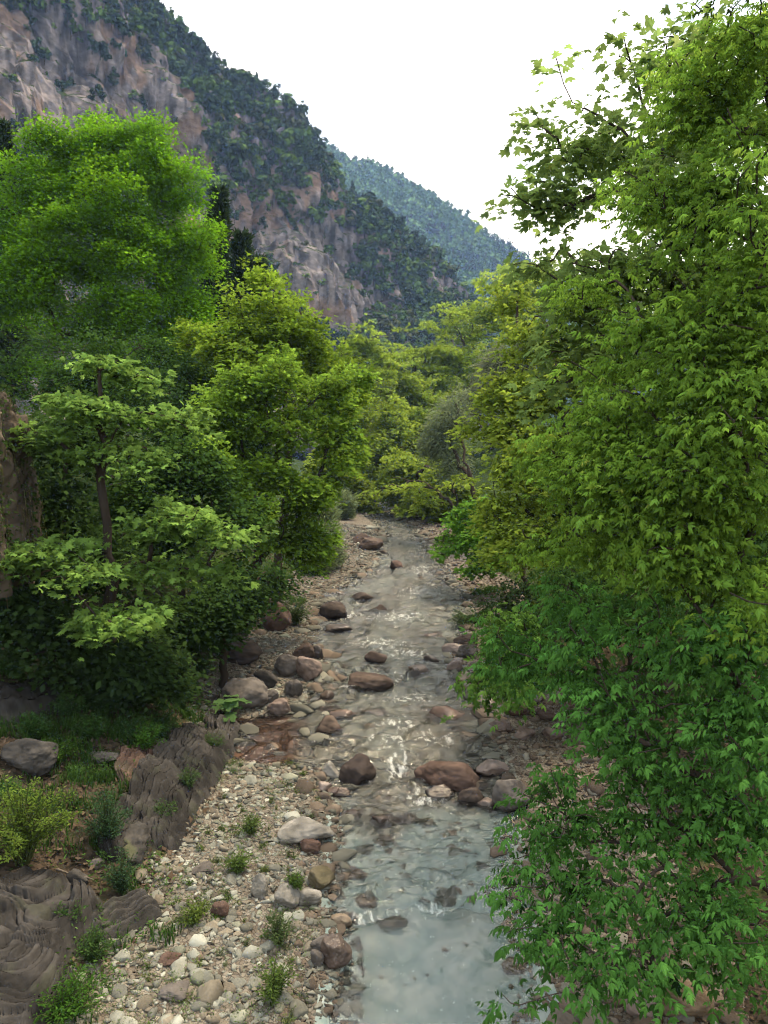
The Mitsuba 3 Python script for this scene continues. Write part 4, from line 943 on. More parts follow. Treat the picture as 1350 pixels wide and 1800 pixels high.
for k, (bl, text, colr, n) in enumerate((
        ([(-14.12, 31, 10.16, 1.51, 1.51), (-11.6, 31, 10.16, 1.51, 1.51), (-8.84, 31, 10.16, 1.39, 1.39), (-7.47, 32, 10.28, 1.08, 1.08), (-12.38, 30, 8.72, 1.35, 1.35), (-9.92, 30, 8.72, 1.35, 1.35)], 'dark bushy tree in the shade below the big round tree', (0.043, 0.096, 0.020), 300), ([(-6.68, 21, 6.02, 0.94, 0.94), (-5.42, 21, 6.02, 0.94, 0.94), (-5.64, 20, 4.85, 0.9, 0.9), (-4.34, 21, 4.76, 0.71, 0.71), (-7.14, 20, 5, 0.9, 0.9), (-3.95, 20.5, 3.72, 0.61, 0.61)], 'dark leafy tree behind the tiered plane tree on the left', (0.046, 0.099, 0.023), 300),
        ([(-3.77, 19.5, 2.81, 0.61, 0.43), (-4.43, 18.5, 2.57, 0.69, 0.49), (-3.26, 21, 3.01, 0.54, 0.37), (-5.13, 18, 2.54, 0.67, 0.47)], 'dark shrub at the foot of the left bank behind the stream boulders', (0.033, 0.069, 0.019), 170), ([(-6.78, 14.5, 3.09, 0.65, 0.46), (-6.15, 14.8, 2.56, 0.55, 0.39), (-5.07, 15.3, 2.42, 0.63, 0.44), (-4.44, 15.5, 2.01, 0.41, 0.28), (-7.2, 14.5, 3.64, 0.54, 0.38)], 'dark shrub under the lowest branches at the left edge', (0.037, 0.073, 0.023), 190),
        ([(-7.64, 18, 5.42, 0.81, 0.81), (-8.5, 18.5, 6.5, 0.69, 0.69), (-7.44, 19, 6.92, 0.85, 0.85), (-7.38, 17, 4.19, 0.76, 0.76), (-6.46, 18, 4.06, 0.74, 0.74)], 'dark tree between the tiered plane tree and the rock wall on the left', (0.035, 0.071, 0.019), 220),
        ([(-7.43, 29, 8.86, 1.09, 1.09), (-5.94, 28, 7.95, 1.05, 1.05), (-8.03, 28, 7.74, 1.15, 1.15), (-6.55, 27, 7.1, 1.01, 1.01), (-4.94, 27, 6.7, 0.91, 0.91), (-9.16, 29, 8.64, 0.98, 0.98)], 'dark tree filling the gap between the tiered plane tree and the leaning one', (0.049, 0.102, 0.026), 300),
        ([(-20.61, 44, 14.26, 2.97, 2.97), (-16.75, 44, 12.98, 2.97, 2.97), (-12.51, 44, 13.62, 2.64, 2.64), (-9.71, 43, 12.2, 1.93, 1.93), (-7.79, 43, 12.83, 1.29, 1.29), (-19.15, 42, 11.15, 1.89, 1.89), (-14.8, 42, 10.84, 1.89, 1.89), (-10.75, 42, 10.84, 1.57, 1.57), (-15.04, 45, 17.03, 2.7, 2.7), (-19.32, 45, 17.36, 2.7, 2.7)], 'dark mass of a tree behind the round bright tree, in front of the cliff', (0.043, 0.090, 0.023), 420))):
    b = np.array(bl)
    m = b[:, :3].mean(0)
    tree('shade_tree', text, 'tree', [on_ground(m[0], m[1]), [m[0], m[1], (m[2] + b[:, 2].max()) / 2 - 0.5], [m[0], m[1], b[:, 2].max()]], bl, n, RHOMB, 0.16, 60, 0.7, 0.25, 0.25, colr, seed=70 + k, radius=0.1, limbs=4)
for k, (bl, text) in enumerate((([(-3.15, 38, 2.06, 0.85, 0.85), (-3.55, 37, 1.34, 0.72, 0.72), (-2.82, 38.5, 1.21, 0.4, 0.4), (-3.37, 39, 3.13, 0.76, 0.76)], 'wispy grey green willow shrub hanging over the left gravel at the far bend'), ([(-3.7, 64, 2.03, 0.96, 0.96)], 'small wispy willow shrub on the gravel at the head of the stream'))):
    b = np.array(bl)
    m = b[:, :3].mean(0)
    tree('willow_shrub', text, 'shrub', [on_ground(m[0], m[1]), [m[0], m[1], m[2]]], bl, 220, SLIM, 0.42, 70, 0.5, 0.5, -0.5, (0.157, 0.210, 0.108), seed=80 + k, radius=0.04, limbs=2, upright=0.2)


def conifer(x, y, h, r, text, seed, lean=0.0):
    """a dark narrow conifer: trunk, whorls of drooping boughs carrying needle sprays"""
    rng = np.random.default_rng(seed)
    key = numbered('cypress')
    tag(key, text, 'conifer', None)
    z0 = float(ground(x, y)) - 0.2
    scene[f'{key}__trunk'] = bark_mesh(tube([[x, y, z0], [x + lean * 0.5, y, z0 + h * 0.5], [x + lean, y, z0 + h]], [0.2, 0.13, 0.02], 8), 'dark', seed)
    n = 5200
    t = rng.random(n) ** 0.85
    rr = r * (1.03 - t) ** 0.75 * (0.75 + 0.5 * noise_1(t * 14 + seed, rng.random(n) * 0 + 0))
    a = rng.random(n) * 2 * np.pi
    rr = rr * (0.75 + 0.5 * meshkit.noise(np.stack([np.cos(a) * 1.6 + seed, np.sin(a) * 1.6, t * 13], -1)))
    k = np.sqrt(rng.random(n)) * rr
    pos = np.stack([x + lean * t + np.cos(a) * k, y + np.sin(a) * k, z0 + h * (0.12 + 0.9 * t)], -1)
    d = unit(np.stack([np.cos(a), np.sin(a), 0.9 + 0 * a], -1) + rng.normal(size=(n, 3)) * 0.4)
    v, f = stamp(*SLIM, pos, frames(d, unit(rng.normal(size=(n, 3)) + [0, 0, 0.4])), np.stack([0.75 + 0 * t, 1.6 + 0 * t, 0.75 + 0 * t], -1) * rng.uniform(0.6, 1.2, (n, 1)))
    c = np.repeat(np.array((0.022, 0.04, 0.016)) * rng.uniform(0.5, 1.5, (n, 1)), 4, 0)
    scene[f'{key}__crown'] = mikit.ply((v, f), 'leaf_material', color=c)
    labels[f'{key}__crown'] = {'kind': 'stuff'}


def noise_1(a, b):
    return meshkit.noise(np.stack([a, b, 0 * a], -1))


for k, (cx, cy, ch, cr, text, ln) in enumerate([(np.float64(-11.4), 52, np.float64(19.29), 1.4, 'dark narrow conifer right behind the big round bright tree', 0.4), (np.float64(-9.45), 50, np.float64(16.63), 1.12, 'dark conifer, second of the row sloping down right of the round tree', 0.3), (np.float64(-8.22), 49, np.float64(15.11), 0.81, 'shortest dark conifer at the right end of the row beside the round tree', 0.2), (np.float64(-25.24), 52, np.float64(19.8), 0.94, 'dark conifer at the left edge of the picture beside the round tree', 0.0)]):
    conifer(cx, cy, ch, cr, text, 900 + k, ln)

# ------------------------------------------------------------------ rock wall and outcrops of the left bank
def outcrop(i, x, y, z, sx, sy, sz, tone, text, turn, layers, swirl=0.0, tilt=0.0, sub=4, name='rock_outcrop', sharp=9, relief=0.10):
    """bedrock with layers standing proud of each other; swirl bends the layers"""
    v, f = rock_shape(3000 + i, sub, planes=20, sharp=sharp, bump=0.16)
    v = v * np.array([sx, sy, sz]) * 0.5
    warp = np.stack([nz(v, 0.9 / max(sx, sz), i + 1, 3), nz(v, 0.9 / max(sx, sz), i + 2, 3), nz(v, 0.9 / max(sx, sz), i + 4, 3)], -1) - 0.5
    u = (v + warp * swirl * sz * 2.2) @ unit(np.array([0.5 * swirl, 0.3, 1.0]))
    g = u / layers
    saw = (g - np.floor(g))
    prof = np.sqrt(np.abs(np.sin(saw * np.pi))) * (0.55 + 0.45 * meshkit.noise(np.stack([np.floor(g) + 0.5, 0 * g + i, 0 * g], -1))) + 0.5 * (nz(v, 6.0, i + 6, 3) - 0.5)
    v = v + unit(v * [1, 1, 0.5]) * (relief * sz * (prof - 0.4))[:, None]
    a, b = math.radians(turn), math.radians(tilt)
    Ry = np.array([[math.cos(b), 0, math.sin(b)], [0, 1, 0], [-math.sin(b), 0, math.cos(b)]])
    Rz = np.array([[math.cos(a), -math.sin(a), 0], [math.sin(a), math.cos(a), 0], [0, 0, 1]])
    c = stone_tint(v, tone, i)
    lich = smooth01(0.6, 0.72, nz(v, 2.5, i + 9, 3))[:, None]
    c = c * (1 - 0.6 * lich) + lich * 0.6 * np.array([0.09, 0.10, 0.05])
    v = v @ Ry.T @ Rz.T + [x, y, z]
    key = numbered(name)
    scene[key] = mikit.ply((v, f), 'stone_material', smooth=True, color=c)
    tag(key, text, 'rock', None)



def ledge(i, x, y, L, W, H, turn, dip, layer, fold, tone, text):
    """bedrock whose upturned layers run along it as ribs; fold bends the layers"""
    n, m = int(max(60, L / 0.016)), int(max(50, W / 0.011))
    a, b = np.meshgrid(np.linspace(-1, 1, n), np.linspace(-1, 1, m), indexing='ij')
    A, B = a * L * 0.58, b * W * 0.62
    q = np.stack([A, B, 0 * A + i * 3.1], -1)
    w1, w2 = nz(q, 0.9 / W, i, 3) - 0.5, nz(q, 2.6, i + 1, 3) - 0.5
    u = (B + fold * (w1 * 2.0 * W + 0.22 * W * np.sin(A * 4.2 / W + 5 * w1)) + 0.05 * w2 + 0.06 * A) / layer
    cell = np.floor(u)
    s_ = u - cell
    seg = np.floor(A / 0.55 + 3.0 * meshkit.noise(np.stack([cell, 0 * A + i, 0 * A], -1)) + 0.8 * w2)
    h1 = meshkit.noise(np.stack([cell * 1.37 + 0.5, 0 * A + i * 7.7, 0 * A], -1))
    h2 = meshkit.noise(np.stack([cell * 1.7 + 0.5, seg * 2.3 + 0.5, 0 * A + i], -1))
    rib = (np.clip(np.minimum(s_ / 0.30, (1 - s_) / 0.14), 0, 1)) ** 0.7
    env = (1 - a ** 2).clip(0) ** 0.5 * (1 - np.abs(b) ** 2.4).clip(0) ** 0.6
    edge = smooth01(0.05, 0.55, env + 0.5 * (nz(q, 1.6, i + 5, 3) - 0.5))
    z = H * edge * (0.42 + 0.30 * h1 + (0.26 if fold < 0.3 else 0.10) * h2 + 0.9 * w1) + layer * 0.85 * (rib - 0.6) * edge + 0.035 * w2 + 0.05 * (nz(q, 11, i + 8, 4) - 0.5) - 0.06 * smooth01(0.80, 0.98, 1 - np.abs(2 * nz(q * [0.5, 1, 1], 2.2, i + 12, 3) - 1)) * edge - 0.07 * (1 - edge)
    sh = z / math.tan(math.radians(dip)) * 0.8
    t = math.radians(turn)
    X = x + math.cos(t) * A - math.sin(t) * (B + sh)
    Y = y + math.sin(t) * A + math.cos(t) * (B + sh)
    Z = ground(x + math.cos(t) * A - math.sin(t) * B, y + math.sin(t) * A + math.cos(t) * B) + z
    P = np.stack([X, Y, Z], -1).reshape(-1, 3)
    bed = (0.72 + 0.6 * meshkit.noise(np.stack([cell * 2.1 + 0.5, 0 * A + i, 0 * A + 9], -1))).reshape(-1, 1)
    c = stone_tint(P, tone, i * 11) * bed
    if tone == 'black':
        c = c * 1.25
    lich = smooth01(0.58, 0.68, nz(P, 4.5, i + 9, 3))[:, None]
    c = c * (1 - 0.4 * lich) + lich * 0.4 * np.array([0.045, 0.05, 0.034])
    key = numbered('rock_outcrop')
    scene[key] = mikit.ply((P, tri(grid_faces(n, m))), 'stone_material', smooth=True, color=c)
    tag(key, text, 'rock')


for o in [
    (1, -3.64, 14.26, 5.45, 0.85, 0.42, 90.2, 60, 0.075, 0.12, 'black', 'long striped outcrop of thin slanting dark layers above the gravel bar'),
    (2, -3.81, 11.46, 1.46, 0.6, 0.36, 87.3, 55, 0.07, 0.15, 'black', 'lower striped outcrop of dark layers beside the bluish green shrub'),
    (3, -3.9, 17.38, 1.54, 0.3, 0.3, 92.6, 70, 0.07, 0.1, 'black', 'upright brown layered rock beside the plant with big round leaves'),
    (4, -4.35, 13.31, 1.58, 0.35, 0.3, 89.7, 50, 0.07, 0.15, 'red', 'small reddish layered rock in the herbs above the striped outcrop'),
    (5, -3.4, 9.52, 0.9, 0.35, 0.3, 61.0, 80, 0.07, 0.08, 'slate', 'thin standing rock ribs at the edge of the pebbles'),
    (6, -4.37, 8.94, 1.55, 1.1, 0.5, 77.4, 70, 0.085, 0.75, 'black', 'dark swirled outcrop of folded rock layers at the lower left edge'),
    (7, -3.96, 7.91, 1.03, 0.8, 0.36, 68.2, 70, 0.09, 0.5, 'black', 'smaller dark folded outcrop in the lower left corner'),
    (8, -6.64, 14.08, 1.53, 0.6, 0.5, 67.4, 60, 0.1, 0.2, 'black', 'dark rock ledge under the lowest branches at the left edge')]:
    ledge(*o)
for o in [
    (6, -3.74, 11.05, 0.54, 0.56, 0.9, 0.66, 'slate', 'smooth dark grey outcrop below the striped rocks', 20, 0.12, {'tilt': 15, 'relief': 0.06}),
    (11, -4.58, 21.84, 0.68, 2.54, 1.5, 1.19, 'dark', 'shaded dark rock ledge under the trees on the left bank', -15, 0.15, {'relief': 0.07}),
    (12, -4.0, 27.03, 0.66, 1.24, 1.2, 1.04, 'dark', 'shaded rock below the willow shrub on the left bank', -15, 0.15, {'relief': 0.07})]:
    outcrop(*o[:-1], **o[-1])


# the rock wall at the left edge: a broken upright face with cracks, its foot in the bank
def rock_wall():
    x, y, z = (-7.17, 14.0, 6.5)
    n, m = 150, 170
    u, t = np.meshgrid(np.linspace(-1, 1, n), np.linspace(0, 1, m), indexing='ij')
    hgt = 4.9
    ang = np.radians(-70 + 85 * (u + 1))
    rad = (1.0 + 0.25 * u) * (1.0 - t ** 2.6) ** 0.7
    v = np.stack([np.cos(ang) * 1.25 * rad - 0.9, np.sin(ang) * 2.4 * rad, -2.6 + hgt * t], -1)
    nn = unit(np.stack([np.cos(ang), 0.6 * np.sin(ang), 0.25 + 0.6 * t], -1))
    big = nz(v * [1, 1, 0.4], 0.9, 31, 4) - 0.5
    crack = 1 - np.abs(2 * nz(v * [1, 1, 0.28], 2.2, 32, 4) - 1)
    grit = nz(v * [1, 1, 0.6], 7, 33, 3) - 0.5
    v = v + nn * (1.5 * big - 0.55 * smooth01(0.72, 1.0, crack) + 0.22 * grit)[..., None]
    P = v.reshape(-1, 3) + [x, y, z]
    k = smooth01(0.35, 0.65, nz(P * [1, 1, 0.3], 1.6, 34, 4))[:, None]
    c = (np.array([[0.045, 0.036, 0.028]]) * (1 - k) + np.array([[0.12, 0.098, 0.076]]) * k) * (0.6 + 0.8 * nz(P, 6, 35, 3))[:, None]
    scene['rock_wall'] = mikit.ply((P, tri(grid_faces(n, m))), 'stone_material', smooth=True, color=c.clip(0.01, 1))
    tag('rock_wall', 'dark brown rock wall hung with ivy and dry grass at the left edge', 'rock')
    rng = np.random.default_rng(808)
    ok = np.nonzero(nz(P, 0.9, 36, 3) > 0.47)[0]
    tips = P[rng.choice(ok, 420)] + rng.normal(size=(420, 3)) * 0.06
    al = np.tile([[0.7, -0.5, -0.5]], (420, 1))
    pos, rot, sz, col = leaf_cloud(tips, unit(al), RHOMB, 0.085, 18, 0.26, 0.5, 0.6, (0.04, 0.075, 0.02), rng, upright=0.2)
    vv, ff = stamp(*RHOMB, pos, rot, sz)
    scene['ivy'] = mikit.ply((vv, ff), 'leaf_material', color=np.repeat(col, 4, 0))
    tag('ivy', 'patchy ivy clinging to the dark rock wall at the left edge', 'ivy', kind='stuff')
    # dry grass hanging in strands
    m2 = 1500
    s0 = P[rng.choice(len(P), m2)]
    ln = rng.uniform(0.2, 0.55, m2)
    out = unit(rng.normal(size=(m2, 3)) * [1, 1, 0.3] + [0.6, -0.5, 0])
    sd = unit(np.cross(out, [0, 0, 1.0])) * 0.008
    a1 = s0 + out * 0.10 * np.ones((m2, 1))
    a2 = a1 + out * 0.05 - np.array([0, 0, 1.0]) * ln[:, None]
    vv = np.stack([s0 - sd, s0 + sd, a1 - sd, a1 + sd, a2], 1).reshape(-1, 3)
    ff = (np.array([[0, 1, 3], [0, 3, 2], [2, 3, 4]])[None] + (np.arange(m2) * 5)[:, None, None]).reshape(-1, 3)
    cc = np.repeat(np.array([(0.14, 0.12, 0.06), (0.08, 0.09, 0.035)])[rng.integers(0, 2, m2)] * rng.uniform(0.6, 1.2, (m2, 1)), 5, 0)
    scene['dry_grass'] = mikit.ply((vv, ff), 'leaf_material', color=cc)
    tag('dry_grass', 'dry grass hanging in strands from the dark rock wall', 'grass', kind='stuff')


rock_wall()


# ------------------------------------------------------------------ low plants
def blades(spots, h, n, spread, rng, width=0.012, bend=0.5):
    """grass: each blade two bent segments"""
    m = len(spots) * n
    t = np.repeat(np.arange(len(spots)), n)
    a = rng.random(m) * 2 * np.pi
    rad = np.sqrt(rng.random(m)) * spread
    base = spots[t, :2] + np.stack([np.cos(a), np.sin(a)], -1) * (rad * (1 if np.isscalar(spread) else 1))[:, None]
    z = ground(base[:, 0], base[:, 1]) - 0.02
    b = np.column_stack([base, z])
    hh = h * rng.uniform(0.45, 1.15, m)
    d = rng.random(m) * 2 * np.pi
    out = np.stack([np.cos(d), np.sin(d), 0 * d], -1)
    side = np.stack([-np.sin(d), np.cos(d), 0 * d], -1) * width
    mid = b + out * (hh * bend * 0.25)[:, None] + np.array([0, 0, 1.0]) * (hh * 0.6)[:, None]
    tip = b + out * (hh * bend)[:, None] + np.array([0, 0, 1.0]) * (hh * (1 - 0.3 * bend))[:, None]
    v = np.stack([b - side, b + side, mid - side * 0.7, mid + side * 0.7, tip], 1)
    f = np.array([[0, 1, 3], [0, 3, 2], [2, 3, 4]])
    return v.reshape(-1, 3), (f[None] + (np.arange(m) * 5)[:, None, None]).reshape(-1, 3), m


rngp = np.random.default_rng(77)


def grass_patch(key, text, area, n, h, colour, per=26, width=0.010):
    spots = []
    for x, y, rx, ry in area:
        k = max(3, int(n * rx * ry / sum(q[2] * q[3] for q in area)))
        d = rngp.normal(size=(k, 2)) * 0.55
        spots.append(np.array([x, y]) + d * [rx, ry])
    spots = np.vstack(spots)
    v, f, m = blades(spots, h, per, 0.16, rngp, width)
    c = np.repeat(np.array(colour) * rngp.uniform(0.55, 1.4, (m, 1)) * np.array([[1.0, 1, 1]]), 5, 0)
    scene[key] = mikit.ply((v, f), 'leaf_material', color=c)
    tag(key, text, 'grass', kind='stuff')


def herb_patch():
    """low leafy herbs and seedlings strewn over the left slope, thick in some places and missing in others"""
    rng = np.random.default_rng(606)
    pts = scatter(5600, 6.5, 26, lambda y: np.interp(y, EDGES[:, 0], EDGES[:, 3]) - 7.5, lambda y: np.interp(y, EDGES[:, 0], EDGES[:, 3]) + 0.15, 1.0, rng)
    pts = pts[meshkit.fbm(np.column_stack([pts * 0.8, 0 * pts[:, 0]]), 3, 12) > 0.5]
    z = ground(pts[:, 0], pts[:, 1])
    tips = np.column_stack([pts, z + rng.uniform(0.03, 0.2, len(pts))])
    pos, rot, sz, col = leaf_cloud(tips, np.tile([[0, 0, 1.0]], (len(tips), 1)), OVATE, 0.06, 12, 0.13, 0.35, 0.2, (0.06, 0.125, 0.03), rng, upright=0.8, vary=0.3, clump=0.35)
    v, f = stamp(*OVATE, pos, rot, sz)
    scene['bank_herbs'] = mikit.ply((v, f), 'leaf_material', color=np.repeat(col, len(OVATE[0]), 0))
    tag('bank_herbs', 'low leafy herbs scattered over the left bank between dead leaves', 'herbs', kind='stuff')
    pts = scatter(1500, 7.2, 17, lane(3, -0.1), lane(1, -0.25), 1.0, rng)
    pts = pts[meshkit.fbm(np.column_stack([pts * 1.6, 0 * pts[:, 0]]), 3, 15) > 0.52]
    tips = np.column_stack([pts, ground(pts[:, 0], pts[:, 1]) + rng.uniform(0.02, 0.09, len(pts))])
    pos, rot, sz, col = leaf_cloud(tips, np.tile([[0, 0, 1.0]], (len(tips), 1)), OVATE, 0.03, 14, 0.07, 0.5, 0.1, (0.10, 0.15, 0.06), rng, upright=0.5, vary=0.3, clump=0.3)
    v, f = stamp(*OVATE, pos, rot, sz)
    scene['gravel_moss'] = mikit.ply((v, f), 'leaf_material', color=np.repeat(col, len(OVATE[0]), 0))
    tag('gravel_moss', 'thin green growth creeping between the pebbles of the left gravel bar', 'herbs', kind='stuff')


grass_patch('bank_grass', 'soft green grass and herbs growing over the shaded left bank', [(-5.64, 13.21, 0.9, 0.81), (-4.64, 14.19, 0.5, 0.45), (-5.49, 14.46, 0.9, 0.81), (-5.61, 17.27, 0.8, 0.72), (-6.55, 13.87, 0.8, 0.72), (-3.62, 8.11, 0.3, 0.27), (-5.21, 11.52, 0.8, 0.72), (-4.54, 12.37, 0.6, 0.54), (-4.67, 16.68, 0.6, 0.54), (-5.97, 17.58, 0.8, 0.72), (-6.04, 15.33, 0.8, 0.72), (-4.7, 17.82, 0.5, 0.45), (-2.91, 9.39, 0.15, 0.14), (-3.46, 9.09, 0.2, 0.18), (-3.98, 29.99, 0.8, 0.72), (-3.95, 36.06, 0.8, 0.72), (3.4, 27.13, 0.5, 0.45), (4.52, 32.25, 0.8, 0.72), (-7.36, 14.69, 0.9, 0.81), (-3.34, 8.04, 0.25, 0.23), (-3.6, 10.11, 0.25, 0.23), (-4.16, 10.81, 0.4, 0.36)], 520, 0.26, (0.05, 0.105, 0.025))
herb_patch()


def weed(name, x, y, r, h, n, colour, text, cat, template=OVATE, leaf=0.05, group=None, seed=0, stems=7, dz=0.0):
    """a leafy low plant: stems from one root with leaves along them"""
    rng = np.random.default_rng(4000 + seed)
    key = numbered(name)
    tag(key, text, cat, group)
    z = float(ground(x, y)) + dz
    parts, tips, al = [], [], []
    for k in range(stems):
        a = rng.random() * 2 * np.pi
        out = np.array([math.cos(a), math.sin(a), 0]) * r * math.sqrt(rng.random())
        top = np.array([x, y, z]) + out + [0, 0, h * rng.uniform(0.55, 1.0) * (1 - 0.4 * (np.linalg.norm(out) / r) ** 2)]
        mid = np.array([x, y, z]) + out * 0.35 + [0, 0, (top[2] - z) * 0.6]
        pts = polyline([[x + out[0] * 0.1, y + out[1] * 0.1, z - 0.03], mid, top], 6)
        parts.append(tube(pts, np.linspace(0.008, 0.003, 6) * (0.6 + h), 4))
        for u in np.linspace(1.5, 5, max(2, n // stems)):
            i = int(min(4, u))
            tips.append(pts[i] * (1 - (u - i)) + pts[i + 1] * (u - i) if i < 5 else pts[5])
            al.append(unit(pts[5] - pts[0]))
    v, f = join(parts)
    scene[f'{key}__stem'] = mikit.ply((v, f), 'bark_material', smooth=True, color=np.tile([[0.06, 0.075, 0.03]], (len(v), 1)))
    tips, al = np.array(tips), np.array(al)
    pos, rot, sz, col = leaf_cloud(tips, al, template, leaf, 5, leaf * 1.1, 0.4, 0.1, colour, rng, upright=0.6)
    v, f = stamp(*template, pos, rot, sz)
    scene[f'{key}__foliage'] = mikit.ply((v, f), 'leaf_material', color=np.repeat(col, len(template[0]), 0))
    labels[f'{key}__foliage'] = {'kind': 'stuff'}


